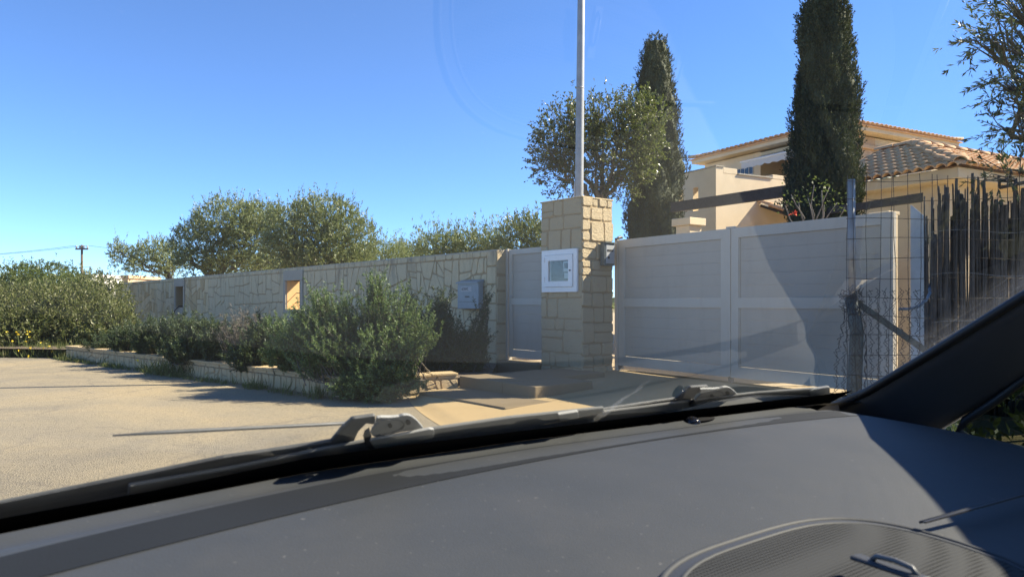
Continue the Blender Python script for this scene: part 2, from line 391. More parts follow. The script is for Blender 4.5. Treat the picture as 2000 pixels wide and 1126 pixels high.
def voronoi_stones(w, h, cell, rng, keepout=(), gap=0.011, jit=0.42, edge_row=0.0):
    """crazy-paved wall face: list of 2D outlines. cell(u) gives the stone size"""
    seeds = []
    u = 0.0
    while u < w:
        c = cell(u); nrow = max(1, round((h - edge_row) / (c * 0.86))); rh = (h - edge_row) / nrow
        for r in range(nrow):
            o = (0.5 if r % 2 else 0.0) * c
            seeds.append((u + o + c * 0.5 + rng.uniform(-jit, jit) * c, rh * (r + 0.5) + rng.uniform(-jit, jit) * rh))
        if rng.random() < 0.3: seeds.append((u + rng.uniform(0, 1) * c, rng.uniform(0, h - edge_row)))
        u += c
    S = np.array(seeds); out = []
    for i, s in enumerate(seeds):
        if any(k[0] < s[0] < k[2] and k[1] < s[1] < k[3] for k in keepout): continue
        poly = [(max(0, s[0] - 1.2), 0), (min(w, s[0] + 1.2), 0), (min(w, s[0] + 1.2), h - edge_row), (max(0, s[0] - 1.2), h - edge_row)]
        d = (S[:, 0] - s[0]) ** 2 + (S[:, 1] - s[1]) ** 2
        for j in np.argsort(d)[1:22]:
            q = seeds[j]; n = (q[0] - s[0], q[1] - s[1]); poly = clip(poly, n, 0.5 * (q[0] ** 2 + q[1] ** 2 - s[0] ** 2 - s[1] ** 2))
            if len(poly) < 3: break
        for k in keepout:
            if len(poly) < 3: break
            cand = [((1, 0), k[0], k[0] - s[0]), ((-1, 0), -k[2], s[0] - k[2]), ((0, 1), k[1], k[1] - s[1]), ((0, -1), -k[3], s[1] - k[3])]
            n, dd, m = max(cand, key=lambda c: c[2])
            if m >= 0: poly = clip(poly, n, dd)
        if len(poly) < 3 or area2(poly) < 0.004: continue
        poly = inset(poly, gap)
        if len(poly) >= 3 and area2(poly) > 0.003: out.append(soften(poly, 0.03, rng))
    if edge_row:
        u = 0.0
        while u < w - 0.02:
            L = min(rng.uniform(0.16, 0.5), w - u)
            if w - u - L < 0.12: L = w - u
            p = inset([(u, h - edge_row), (u + L, h - edge_row), (u + L, h), (u, h)], gap * 0.7); u += L
            if len(p) > 2: out.append(soften(p, 0.015, rng))
    return out
def split_stones(regions, area, rng, gap=0.009, tilt=.24):
    """rubble face: cells split again and again by slightly tilted joints, so that joints meet in T shapes"""
    out = []; stack = [[(a, b), (c, b), (c, d), (a, d)] for a, b, c, d in regions]
    while stack:
        p = stack.pop(); n = len(p); cx, cy = sum(q[0] for q in p) / n, sum(q[1] for q in p) / n
        if area2(p) < area(cx) * rng.uniform(.55, 1.9):
            q = inset(p, gap)
            if len(q) > 2 and area2(q) > .0015: out.append(soften(q, .028, rng))
            continue
        w = max(q[0] for q in p) - min(q[0] for q in p); h = max(q[1] for q in p) - min(q[1] for q in p)
        a = rng.gauss(0, tilt) + (0 if w * rng.uniform(.75, 1.3) > h else math.pi / 2); nx, ny = math.cos(a), math.sin(a)
        d = (cx + rng.uniform(-.2, .2) * w) * nx + (cy + rng.uniform(-.2, .2) * h) * ny
        A, B = clip(p, (nx, ny), d), clip(p, (-nx, -ny), -d)
        if len(A) < 3 or len(B) < 3 or min(area2(A), area2(B)) < .01:
            q = inset(p, gap); out.append(soften(q, .02, rng)) if len(q) > 2 else None; continue
        stack += [A, B]
    return out
def head_course(w, h, rng, row, gap=.008):
    out = []; u = 0.0
    while u < w - .02:
        L = min(rng.uniform(.16, .5), w - u); L = w - u if w - u - L < .12 else L
        q = inset([(u, h - row), (u + L, h - row), (u + L, h), (u, h)], gap); u += L
        if len(q) > 2: out.append(soften(q, .015, rng))
    return out
def rect_stones(w, h, rng, lo, hi, gap=0.010):
    """squared rubble: rows of uneven blocks, some split"""
    out = []; v = 0.0
    while v < h - 0.01:
        rh = rng.uniform(lo * 1.15, hi); rh = h - v if h - v - rh < lo else rh
        u = 0.0
        while u < w - 0.01:
            L = rng.uniform(lo * 1.2, hi * 1.5); L = w - u if w - u - L < lo else L
            cells = [(u, v, u + L, v + rh)]
            if rh > lo * 1.7 and rng.random() < 0.45:
                m = v + rh * rng.uniform(.35, .65); cells = [(u, v, u + L, m), (u, m, u + L, v + rh)]
            elif L > lo * 2.2 and rng.random() < 0.3:
                m = u + L * rng.uniform(.35, .65); cells = [(u, v, m, v + rh), (m, v, u + L, v + rh)]
            for c in cells:
                j = lambda: rng.uniform(-.012, .012)
                p = inset([(c[0] + j(), c[1] + j()), (c[2] + j(), c[1] + j()), (c[2] + j(), c[3] + j()), (c[0] + j(), c[3] + j())], gap)
                p = [(min(max(a, 0), w), min(max(b, 0), h)) for a, b in p]
                if len(p) > 2: out.append(soften(p, 0.02, rng))
            u += L
        v += rh
    return out
def lay(outlines, o, U, V, N, parent, mat, rng, proud=(0.012, 0.03), limit=300, rank=None, ins=0.012):
    """turn outlines into stones: each one a mesh of its own, those past the limit one joined part"""
    o, U, V, N = Vector(o), Vector(U), Vector(V), Vector(N)
    order = sorted(outlines, key=rank) if rank else outlines
    rest = MB()
    for i, p in enumerate(order):
        pr = rng.uniform(*proud); pts = [o + U * a + V * b - N * 0.004 for a, b in p]
        mb = MB() if i < limit else rest
        mb.prism(pts, N * (pr + 0.004), ins)
        if i < limit: mb.build('stone', mat, parent)
    if rest.v: tag(rest.build('far_stones', mat, parent), kind='stuff')

# ------------------------------------------------------------------ the ground, road, driveway
Z3 = Vector((0, 0, 1))
D = Vector((-0.641, 0.768, 0)).normalized()        # along the stone wall, away from the camera
N_W = Vector((-0.768, -0.641, 0)).normalized()     # out of the wall, towards the road
W0 = Vector((-0.269, 12.06, 0))                    # right end of the wall's road face
GD = Vector((0.561, -0.828, 0)).normalized()       # along the driveway gate, towards the camera
GN = Vector((-0.828, -0.561, 0)).normalized()
G0 = Vector((1.625, 10.94, 0))
WALL_L, WALL_H = 30.3, 2.12

def ground_fn(u, v):
    x = -420 + 840 * u; y = -120 + 900 * v
    return (x, y, -0.03 + 0.25 * math.sin(x * .021 + 1) * math.sin(y * .017) * max(0, min(1, (y - 45) / 80)))
tag(MB().grid(ground_fn, 60, 60).build('ground', M['ground'], None, True), kind='structure')
road_poly = [(-90, 17.5), (-30, 16.7), (-13, 15.8), (-10.2, 15.75), (-9.7, 15.55), (-2.2, 9.2), (-1.3, 9.35), (-1.0, 8.4), (2.5, 3.2), (6.5, -14), (-90, -14)]
def flat(name, pts, z, mat):
    mb = MB(); mb.add([(x, y, z) for x, y in pts], [tuple(reversed(range(len(pts))))])
    o = mb.build(name, mat); return tag(o, kind='structure')
flat('road', road_poly, 0.004, M['road'])
def apron_z(p):
    q = (Vector((p[0], p[1], 0)) - G0).dot(GN)
    t = max(0.0, min(1.0, 1 - q / 4.4)); return 0.016 + 0.185 * t ** 1.25
ap = MB()
A0, A1, B0, B1 = Vector((-1.32, 9.36, 0)), Vector((1.5, 11.15, 0)), Vector((-1.55, 7.05, 0)), Vector((4.4, 7.0, 0))
def apron_fn(u, v):
    # u from the road towards the gate, v from left to right
    a = Vector((-1.32, 9.36, 0)).lerp(Vector((1.9, 3.2, 0)), v)
    a += Vector((-.5, -.25, 0)) * (math.sin(v * math.pi) ** 0.7)
    b = Vector((1.2, 11.6, 0)).lerp(Vector((5.2, 5.4, 0)), v)
    p = a.lerp(b, u); z = apron_z(p) + 0.012 * math.sin(p.x * 2.1 + p.y) * math.sin(p.y * 1.7)
    if u < 0.03: z = min(z, 0.006)
    return (p.x, p.y, max(z, 0.007))
tag(MB().grid(apron_fn, 40, 40).build('driveway', M['apron'], None, True), kind='structure')
wl_far = W0 + D * WALL_L - N_W * 0.15
flat('yard', [(wl_far.x, wl_far.y), (W0 - N_W * .15).to_2d()[:], (1.3, 11.5), (2.0, 10.75), (4.45, 7.25), (7.5, 6.2), (30, 2), (60, 60), (-20, 70)], 0.185, M['yard'])

# ------------------------------------------------------------------ the long stone wall
rng = random.Random(11)
wall = thing('stone_wall', 'long beige rubble stone wall with two small square niches behind the rosemary', 'wall', W0)
def niche_u(px):   # where a column of the photograph meets the wall
    k = (px - 1000) / FPX; return (k * W0.y - W0.x) / (D.x - k * D.y)
niches = []
for pxl, pxr, z0, z1 in ((559.5, 588, 1.03, 1.79), (343.5, 359, 1.02, 1.80)):
    niches.append((niche_u(pxr), z0, niche_u(pxl), z1))
WO = W0 + Vector((0, 0, 0))
core_holes = [(a, b, c, d) for a, b, c, d in niches]
MB().panel(WO - N_W * 0.36, D, Z3, N_W * 0.345, WALL_L, WALL_H - 0.02, core_holes).build('core', M['mortar'], wall)
keep = [(a - 0.15, b - 0.3, c + 0.15, d + 0.3) for a, b, c, d in niches]
cell = lambda u: 0.30 + min(0.2, u * 0.016)
regs = []; u = .26; zt = WALL_H - .11
for k0, k1, k2, k3 in sorted(keep):
    while k0 - u > 2.2: regs.append((u, 0, u + 1.3, zt)); u += 1.3
    regs += [(u, 0, k0, zt), (k0, 0, k2, k1)] + ([(k0, k3, k2, zt)] if zt - k3 > .06 else []); u = k2
while u < WALL_L - .05: regs.append((u, 0, min(u + 1.3, WALL_L), zt)); u += 1.3
outl = split_stones(regs, lambda u: (.27 + min(.16, u * .013)) ** 2 * .95, rng) + head_course(WALL_L, WALL_H, rng, .11)
vv = 0.0; flip = 0
while vv < WALL_H - 0.02:      # corner blocks at the gate end, long and short
    hh = rng.uniform(0.26, 0.4); hh = WALL_H - vv if WALL_H - vv - hh < 0.2 else hh
    outl.append(soften(inset([(0, vv), (0.26, vv), (0.26, vv + hh), (0, vv + hh)], 0.008), 0.015, rng)); vv += hh; flip ^= 1
lay(outl, WO - N_W * 0.015, D, Z3, N_W, wall, M['stone'], rng, (0.009, 0.022), 300, rank=lambda p: (max(q[1] for q in p) < 0.7, sum(q[0] for q in p) / len(p)))
ro = rect_stones(0.36, WALL_H, rng, 0.2, 0.36)       # the end face that catches the sun
lay(ro, WO - N_W * 0.36, N_W, Z3, -D, wall, M['pillar_stone'], rng, (0.006, 0.016))
cap = MB(); cap.box(WO - N_W * 0.385 + Z3 * (WALL_H - 0.02), D * WALL_L, N_W * 0.37, Z3 * 0.03); cap.build('coping', M['dressed'], wall)
for a, b, c, d in niches:
    for (u0, v0, u1, v1) in ((a - .15, d, c + .15, d + .27), (a - .15, b - .27, c + .15, b), (a - .148, b + .003, a, d - .003), (c, b + .003, c + .148, d - .003)):
        MB().box(WO + D * u0 + Z3 * v0 - N_W * 0.3, D * (u1 - u0 - .004), Z3 * (v1 - v0 - .004), N_W * 0.335).build('niche_surround', M['dressed'], wall, False, 0.006)
oc = m_plain('ochre_niche_plaster', (0.62, 0.40, 0.18), 0.9, 0, 0.08, 20, 0.2)
for a, b, c, d in niches[:1]:    # ochre plaster inside the right opening
    MB().box(WO + D * (c - .012) + Z3 * b - N_W * .355, D * .011, Z3 * (d - b - .001), N_W * .34).build('niche_lining', oc, wall)
    MB().box(WO + D * (a + .001) + Z3 * (b + .001) - N_W * .355, D * (c - a - .015), Z3 * .012, N_W * .34).build('niche_lining', oc, wall)
    MB().box(WO + D * (a + .001) + Z3 * (b + .014) - N_W * .355, D * .011, Z3 * (d - b - .016), N_W * .34).build('niche_lining', oc, wall)
for a, b, c, d in niches[:1]:    # iron bars across the opening
    for zz in (b + .2, b + .44):
        MB().tube([WO + D * (a - .01) + Z3 * zz - N_W * .27, WO + D * (c + .01) + Z3 * zz - N_W * .27], 0.011, 6).build('bar', M['steel_dark'], wall)
    MB().tube([WO + D * (a + .16) + Z3 * b - N_W * .27, WO + D * (a + .16) + Z3 * d - N_W * .27], 0.011, 6).build('bar', M['steel_dark'], wall)
a, b, c, d = niches[1]
MB().box(WO + D * (a - .05) + Z3 * (b - .05) - N_W * 0.40, D * (c - a + .1), Z3 * (d - b + .1), N_W * 0.03).build('niche_back', M['mortar'], wall)
hs = WO + D * ((a + c) / 2) + Z3 * b
tag(MB().tube([hs - N_W * .2 + Z3 * .03, hs + N_W * .02 + Z3 * .05, hs + N_W * .12 + D * .18 - Z3 * .1, hs + N_W * .2 + D * .42 - Z3 * .5, hs + N_W * .3 + D * .62 - Z3 * .98], 0.022, 8).build('drain_hose', M['black'], None, True),
    'black hose hanging out of the left wall niche into the plants', 'hose')

# letter box half hidden by rosemary at the gate end of the wall
def letter_box():
    o = WO + D * niche_u(946) + Z3 * 1.12 + N_W * 0.02
    t = thing('letter_box', 'pale blue grey letter box on the stone wall beside the small gate', 'letter box', o)
    wd, hh = niche_u(905) - niche_u(946), 0.46
    pb = m_plain('letter_box_paint', (0.24, 0.28, 0.29), 0.5, 0.1, 0.06)
    MB().box(o, D * wd, Z3 * hh, N_W * 0.11).build('body', pb, t, False, 0.008)
    MB().prism([o + Z3 * hh - D * .012 - N_W * .001, o + Z3 * (hh + .05) - D * .012 - N_W * .001, o + Z3 * (hh + .005) - D * .012 + N_W * .14, o + Z3 * (hh - .02) - D * .012 + N_W * .14], D * (wd + .024)).build('lid', pb, t)
    MB().box(o + N_W * .112 + D * (wd * .30) + Z3 * .30, D * (wd * .52), Z3 * .085, N_W * .004).build('name_plate', M['plastic_grey'], t)
    MB().box(o + N_W * .111 + D * (wd * .42) + Z3 * .2, D * (wd * .2), Z3 * .022, N_W * .006).build('slot', M['black'], t)
    MB().box(o + N_W * .111 + D * (wd * .06) + Z3 * .12, D * (wd * .88), Z3 * .006, N_W * .004).build('door_seam', M['steel_dark'], t)
    cu = bpy.data.curves.new('txt', 'FONT'); cu.body = '\u0394\u0395\u039d\u0391\u03a3'; cu.size = 0.062; cu.extrude = 0.001
    to = bpy.data.objects.new('txt', cu); COL.objects.link(to)
    bpy.context.view_layer.update()
    me = bpy.data.meshes.new_from_object(to.evaluated_get(bpy.context.evaluated_depsgraph_get())); bpy.data.objects.remove(to)
    lo = link('lettering', me, M['black'], t)
    X = -D; Y = Z3; Nn = N_W
    R3 = Matrix((X, Y, Nn)).transposed().to_4x4()
    p0 = o + N_W * .1175 + D * (wd * .79) + Z3 * .325
    lo.matrix_local = Matrix.Translation(p0 - o) @ R3
letter_box()

# ------------------------------------------------------------------ planter wall by the road
pl = thing('planter_wall', 'low crazy paved stone planter wall along the road edge', 'planter wall', (-2.17, 9.2, 0))
PA, PB, PC = Vector((-9.75, 15.55, 0)), Vector((-2.2, 9.15, 0)), Vector((-0.74, 9.78, 0))
segs = [(PB, PA, 0.265), (PC, PB, 0.25)]
for s0, s1, hh in segs:
    U = (s1 - s0); L = U.length; U.normalize(); Nn = U.cross(Z3); Nn = -Nn if Nn.dot(Vector((-.5, -.8, 0))) < 0 else Nn
    MB().box(s0 - Nn * .26 - Z3 * .1, U * L, Z3 * (hh + .075), Nn * .245).build('core', M['mortar'], pl)
    so = split_stones([(x_, 0, min(x_ + .7, L), hh - .06) for x_ in np.arange(0, L - .02, .7)], lambda u: .024, rng, .006) + head_course(L, hh, rng, .06, .006)
    lay(so, s0 - Nn * .015, U, Z3, Nn, pl, M['low_stone'], rng, (0.007, 0.018), 130)
    u = 0.0
    while u < L - .05:
        q = min(rng.uniform(.3, .55), L - u)
        MB().box(s0 - Nn * .27 + U * (u + .004) + Z3 * (hh - .022 + rng.uniform(0, .008)), U * (q - .008), Nn * .285, Z3 * .035).build('coping_stone', M['low_stone'], pl, False, 0.008); u += q
flat('planter_soil', [(PA.x, PA.y), (PB.x, PB.y), (PC.x, PC.y), (-.3, 10.4), (-.25, 12.1), (-.27, 12.07), ((W0 + D * 14).x, (W0 + D * 14).y), ((W0 + D * 22).x, (W0 + D * 22).y), (-19, 26), (-13, 16.2)], 0.2, M['soil'])

# ------------------------------------------------------------------ steps to the small gate
st = thing('steps', 'two broad shallow concrete steps leading up to the small gate', 'steps', (-.3, 9.5, 0))
s1 = Vector((-1.2, 9.15, 0)); MB().box(s1 - Z3 * .1, -D * 1.75, -N_W * 2.3, Z3 * .185).build('step', M['step'], st, False, 0.012)
s2 = Vector((-.72, 9.74, 0)); MB().box(s2 - Z3 * .05, -D * 0.93, -N_W * 1.9, Z3 * .28).build('step', M['step'], st, False, 0.012)
MB().box(s2 - D * .935 - Z3 * .05, -D * 0.62, -N_W * 1.0, Z3 * .274).build('step', M['step'], st, False, 0.012)
th = W0 - D * 0.03 + N_W * .02; MB().box(th - Z3 * .02, -D * 1.05, -N_W * .45, Z3 * .27).build('threshold', M['step'], st, False, 0.01)

# ------------------------------------------------------------------ gate pillar
PX = Vector((1.035, 10.5, 0)); PU, PW, PZ0, PZ1 = 0.92, 0.68, 0.03, 2.805
pil = thing('gate_pillar', 'tall square pillar of dressed beige stone between the two gates', 'pillar', PX)
bx = -N_W
MB().box(PX + D * .015 + bx * .015 + Z3 * -.05, D * (PU - .03), bx * (PW - .03), Z3 * (PZ1 + .03)).build('core', M['mortar'], pil)
rng = random.Random(4)
mu0, mv0, mu1, mv1 = 0.085, 1.375, 0.835, 1.98   # meter cabinet on the road face
fo = [p for p in rect_stones(PU, PZ1 - PZ0, rng, 0.15, 0.36, .009)]
lay(fo, PX + Z3 * PZ0 - N_W * .015, D, Z3, N_W, pil, M['pillar_stone'], rng, (0.006, 0.016))
lay(rect_stones(PW, PZ1 - PZ0, rng, 0.13, 0.33, .009), PX + Z3 * PZ0 + D * .015, bx, Z3, -D, pil, M['pillar_stone'], rng, (0.008, 0.026))
MB().box(PX + D * -.005 + bx * -.005 + Z3 * (PZ1 - .02), D * (PU + .01), bx * (PW + .01), Z3 * .022).build('top_bed', M['pillar_stone'], pil, False, 0.008)

def face_u(px):   # column of the photograph on the pillar's road face
    k = (px - 1000) / FPX; return (k * PX.y - PX.x) / (D.x - k * D.y)
def face_z(px, py):
    u = face_u(px); return CAMZ - (py - HOR) / FPX * (PX.y + D.y * u)
def meter():
    u0, u1 = face_u(1130), face_u(1061.5); z0, z1 = face_z(1095, 570), face_z(1095, 487.5)
    o = PX + D * u0 + Z3 * z0 + N_W * .004; w, h = u1 - u0, z1 - z0
    t = thing('meter_cabinet', 'white framed meter cabinet with a glass pane in the stone pillar', 'meter box', o)
    MB().panel(o, D, Z3, N_W * .035, w, h, [(.075, .075, w - .075, h - .075)]).build('frame', M['white'], t, False, 0.005)
    dr = MB().panel(o + D * .08 + Z3 * .08 + N_W * .008, D, Z3, N_W * .045, w - .16, h - .16, [(.085, .085, w - .245, h - .245)]).build('door', M['white'], t, False, 0.004)
    g, nt, mx = m_glass('cabinet_glass', 0.6)
    MB().box(o + D * .16 + Z3 * .16 + N_W * .03, D * (w - .32), Z3 * (h - .32), N_W * .004).build('pane', g, dr)
    dk = m_plain('cabinet_inside', (0.05, 0.055, 0.052), 0.7)
    MB().box(o + D * .08 + Z3 * .08 - N_W * .0, D * (w - .16), Z3 * (h - .16), N_W * .004).build('back_plate', dk, t)
    mt = MB().box(o + D * .17 + Z3 * (h * .47) + N_W * .005, D * .125, Z3 * .16, N_W * .022).build('electric_meter', M['plastic_grey'], t, False, 0.006)
    MB().box(o + D * .195 + Z3 * (h * .47 + .05) + N_W * .0275, D * .075, Z3 * .085, N_W * .002).build('display', M['steel_dark'], mt)
    MB().box(o + D * .17 + Z3 * (h * .47 - .1) + N_W * .005, D * .11, Z3 * .085, N_W * .02).build('terminal_box', M['plastic_grey'], t, False, 0.005)
    MB().box(o + D * (w - .19) + Z3 * .165 + N_W * .005, D * .015, Z3 * (h - .33), N_W * .01).build('conduit', M['plastic_grey'], t)
    for zz in (h * .25, h * .72):
        MB().box(o + D * (w - .09) + Z3 * zz + N_W * .05, D * .018, Z3 * .07, N_W * .012).build('hinge', M['white'], t)
    MB().tube([o + D * .12 + Z3 * h * .5 + N_W * .045, o + D * .12 + Z3 * h * .5 + N_W * .07], .012, 8).build('lock', M['steel_dark'], dr)
meter()
def intercom():
    k = lambda px: ((px - 1000) / FPX * PX.y - PX.x) / (bx.x - (px - 1000) / FPX * bx.y)
    w0, w1 = k(1168), k(1188); zz = lambda py: CAMZ - (py - HOR) / FPX * (PX.y + bx.y * (w0 + w1) / 2)
    z0, z1 = zz(519), zz(475); o = PX - D * .025 + bx * (w0 + .02) + Z3 * z0
    t = thing('intercom', 'small grey intercom box on the sunny side of the stone pillar', 'intercom', o)
    w, h = max(.16, w1 - w0), z1 - z0
    body = MB().box(o, bx * w, Z3 * h, -D * .09).build('housing', M['green_steel'], t, False, .008)
    MB().box(o - D * .091 + bx * .03 + Z3 * .03, bx * (w - .05), Z3 * (h - .06), -D * .008).build('face_plate', M['plastic_grey'], t, False, .003)
    MB().box(o - D * .1 + bx * .05 + Z3 * (h * .62), bx * (w - .1), Z3 * .03, -D * .004).build('camera_window', M['black'], t)
    MB().box(o - D * .1 + bx * .06 + Z3 * (h * .3), bx * .035, Z3 * .035, -D * .006).build('button', M['steel_dark'], t)
    MB().box(o + Z3 * (h - .001) - bx * .008, bx * (w + .016), -D * .12, Z3 * .012).build('rain_hood', M['green_steel'], t)
intercom()
lamp = PX + bx * (PW - .03) + D * .01 + Z3 * (PZ1 - .5)
wl_t = thing('gate_sensor', 'small dark sensor on a bracket at the top right pillar edge', 'sensor', PX + bx * PW + Z3 * 2.2)
q = PX + bx * (PW + .01) + Z3 * 2.19
MB().box(q - D * .02, bx * .05, -D * .05, Z3 * .03).build('bracket', M['steel_dark'], wl_t)
MB().tube([q + bx * .04 - D * .05 + Z3 * .03, q + bx * .1 - D * .05 + Z3 * .045, q + bx * .14 - D * .05 + Z3 * .04], [.022, .026, .016], 8).build('head', M['steel_dark'], wl_t)

# ------------------------------------------------------------------ gates
def gate_leaf(t, o, U, N, w, z0, z1, mid0, mid1, stile, topr, botr, boards):
    h = z1 - z0
    MB().panel(o + Z3 * z0 - N * .03, U, Z3, N * .06, w, h, [(stile, botr, w - stile, mid0 - z0), (stile, mid1 - z0, w - stile, h - topr)]).build('frame', M['gate'], t, False, .004)
    for (b0, b1) in ((botr + .005, mid0 - z0 - .0005), (mid1 - z0 + .0005, h - topr - .0005)):
        n = boards; bh = (b1 - b0) / n
        for i in range(n):
            j = random.uniform(-.0012, .0012)
            MB().box(o + Z3 * (z0 + b0 + i * bh + .0004) + U * (stile - .0) - N * (.012 + j), U * (w - 2 * stile), Z3 * (bh - .0008), N * .02).build('board', M['gate_board'], t, False, .0014)
    for u in (stile, w - stile - .012):      # glazing bead round the boards
        for (b0, b1) in ((botr, mid0 - z0), (mid1 - z0, h - topr)):
            MB().box(o + U * u + Z3 * (z0 + b0 + .004) + N * .008, U * .012, Z3 * (b1 - b0 - .008), N * .012).build('bead', M['gate'], t)
for i, (k0, k1, lab) in enumerate(((.045, 2.125, 'left leaf of the wide white driveway gate next to the stone pillar'), (2.15, 4.23, 'right leaf of the wide white driveway gate behind the wire fence'))):
    o = G0 + GD * k0
    t = thing('driveway_gate_leaf', lab, 'gate', o, 'leaves of the driveway gate')
    gate_leaf(t, o, GD, GN, k1 - k0, .275, 2.185, 1.165, 1.295, .125, .125, .14, 5)
    ku = k1 - k0 if i == 0 else 0
    MB().box(o + GD * (ku - (.05 if i == 0 else .0)) + Z3 * 2.188 - GN * .025, GD * (.075 if i == 0 else .05), GN * .05, Z3 * .022).build('top_catch', M['gate'], t)
    MB().box(o + GD * (.0 if i == 0 else k1 - k0 - .05) + Z3 * .215 - GN * .03, GD * .05, GN * .06, Z3 * .06).build('hinge', M['steel_dark'], t)
    if i == 0:
        MB().box(o + GD * (ku - .02) + Z3 * .20 - GN * .03, GD * .05, GN * .05, Z3 * .1).build('drop_bolt', M['steel_dark'], t)
        MB().box(o + GD * (ku - .02) + Z3 * .285 + GN * .031, GD * .05, GN * .012, Z3 * 1.895).build('meeting_strip', M['gate'], t, False, .003)
tag(MB().box(G0 + GD * -.03 - GN * .03 + Z3 * .02, GD * .068, GN * .07, Z3 * 2.17).build('gate_post', M['gate'], None, False, .006), 'white steel hinge post between stone pillar and driveway gate', 'post', 'gate posts')
jp = G0 + GD * 4.27
t = thing('gate_end_post', 'broad pale metal gate post with a slanting top behind the fence', 'post', jp, 'gate posts')
e0, e1 = P(1779, 400, 7.25), P(1813, 430, 7.0)
bs = [Vector((e0.x, e0.y, .1)), Vector((e1.x, e1.y, .1)), Vector((e1.x, e1.y, 2.06)), Vector((e0.x, e0.y, 2.235))]
pm = m_plain('pale_gate_post_paint', (0.42, 0.45, 0.45), 0.5, 0.1, 0.15, 5)
MB().prism(bs, Vector((.05, .1, 0))).build('plate', pm, t, False, .005)
MB().box(bs[1] + Vector((.006, 0, 0)), Vector((.035, -.02, 0)), Vector((.06, .12, 0)), Z3 * 1.93).build('flange', M['render'], t)
t2 = thing('gate_pier', 'pale plastered pier behind the wire mesh at the gate end', 'pier', (4.25, 7.6, 0))
MB().box((4.14, 7.78, .1), Vector((.1, .06, 0)) * 1.2, Vector((-.1, .16, 0)), Z3 * 2.1).build('pier', M['render'], t2, False, .008)
MB().box((4.11, 7.77, 2.2), Vector((.18, .1, 0)), Vector((-.12, .2, 0)), Z3 * .04).build('pier_cap', M['render'], t2, False, .006)

og = W0 - N_W * .25 - D * .0
pg = thing('pedestrian_gate', 'narrow white pedestrian gate between stone wall and pillar', 'gate', og)
gate_leaf(pg, og - D * .075, -D, N_W, 1.02, .305, 2.13, 1.19, 1.3, .075, .09, .13, 5)
MB().box(og - D * .005 - N_W * .05, -D * .055, N_W * .1, Z3 * 2.14).build('jamb', M['gate'], pg, False, .005)
MB().box(og - D * .075 - D * .03 + Z3 * 1.32 + N_W * .035, -D * .07, N_W * .012, Z3 * .02).build('latch', M['plastic_grey'], pg)

# ------------------------------------------------------------------ lamp post behind the pillar
lp = P(1131, 383, 11.75); lpt = P(1138, -260, 11.75)
t = thing('lamp_post', 'tall galvanised steel lamp post rising behind the stone pillar', 'lamp post', (lp.x - .03, lp.y, .18))
b0 = Vector((lp.x - .03, lp.y, .18)); MB().tube([b0, b0.lerp(lpt, .33), b0.lerp(lpt, .66), lpt], [.078, .072, .062, .054], 16).build('shaft', M['galv'], t, True)
dirp = (lpt - b0)
for f in (.375, .555): 
    c = b0 + dirp * f; MB().tube([c, c + dirp.normalized() * .012, c + dirp.normalized() * .024], [.0715 - .02 * f + .006, .073 - .02 * f + .006, .0715 - .02 * f + .005], 16).build('collar', M['galv'], t, True)
MB().tube([b0 + Vector((-.085, -.02, 0)), b0 + dirp * .36 + Vector((-.075, -.02, 0)), b0 + dirp * .375 + Vector((-.06, -.01, 0))], .016, 8).build('cable_conduit', M['plastic_grey'], t, True)
MB().tube([lpt, lpt + Vector((-.1, -.3, .25)), lpt + Vector((-.35, -1.0, .35))], [.05, .04, .035], 10).build('arm', M['galv'], t, True)
MB().prism([lpt + Vector((-.28, -.9, .32)), lpt + Vector((-.42, -.85, .32)), lpt + Vector((-.6, -1.45, .38)), lpt + Vector((-.45, -1.5, .38))], (0, 0, .12), .03).build('lamp_head', M['plastic_grey'], t)

# ------------------------------------------------------------------ roof tiles
def barrel(name, L, r0, r1, th=.012, seg=7):
    """half-round clay tile along +Y, convex up, a little narrower at the top"""
    mb = MB(); vs = []
    for (y, r) in ((0, r0), (L, r1)):
        for k in range(seg + 1):
            w = math.pi * k / seg; vs.append((math.cos(w) * r, y, math.sin(w) * r * .8))
        for k in range(seg + 1):
            w = math.pi * k / seg; vs.append((math.cos(w) * (r - th), y, math.sin(w) * (r - th) * .8))
    n = seg + 1; fs = []
    for k in range(seg):
        fs += [(k, 2 * n + k, 2 * n + k + 1, k + 1), (n + k, n + k + 1, 3 * n + k + 1, 3 * n + k), (k, k + 1, n + k + 1, n + k)]
    me = bpy.data.meshes.new(name); me.from_pydata(vs, [], fs); me.update(); me.materials.append(M['tile'])
    me.polygons.foreach_set('use_smooth', [len(p.vertices) == 4 and i % 3 < 2 for i, p in enumerate(me.polygons)])
    return me
TILE = barrel('roof_tile', .34, .078, .062); RIDGE = barrel('ridge_tile', .36, .092, .076, .014)
def frame4(o, X, Y): 
    X = X.normalized(); Y = (Y - X * Y.dot(X)).normalized(); Zz = X.cross(Y)
    m = Matrix((X, Y, Zz)).transposed().to_4x4(); m.translation = o; return m
def tile_slope(parent, e0, U, S, nlen, rows, width, limit, pitch=.163, expo=.25, rng=random.Random(3)):
    """covers laid from eave e0 along U, rows going up slope S; limit(u, s) says whether a tile is on the roof"""
    U = U.normalized(); S = S.normalized(); Nn = U.cross(S); Nn = Nn if Nn.z > 0 else -Nn
    for i in range(int(width / pitch)):
        for j in range(rows):
            u, s = (i + .5) * pitch, j * expo
            if not limit(u, s): continue
            o = e0 + U * (u + rng.uniform(-.006, .006)) + S * (s - .05) + Nn * (.02 + .004 * rng.random())
            X = U if U.cross(S).z > 0 else -U
            m = frame4(o, X, S + Nn * (-.045)); shared('roof_tile', TILE, parent, m)

HA = Vector((-.473, .881, 0)).normalized(); HB = Vector((.881, .473, 0)).normalized()
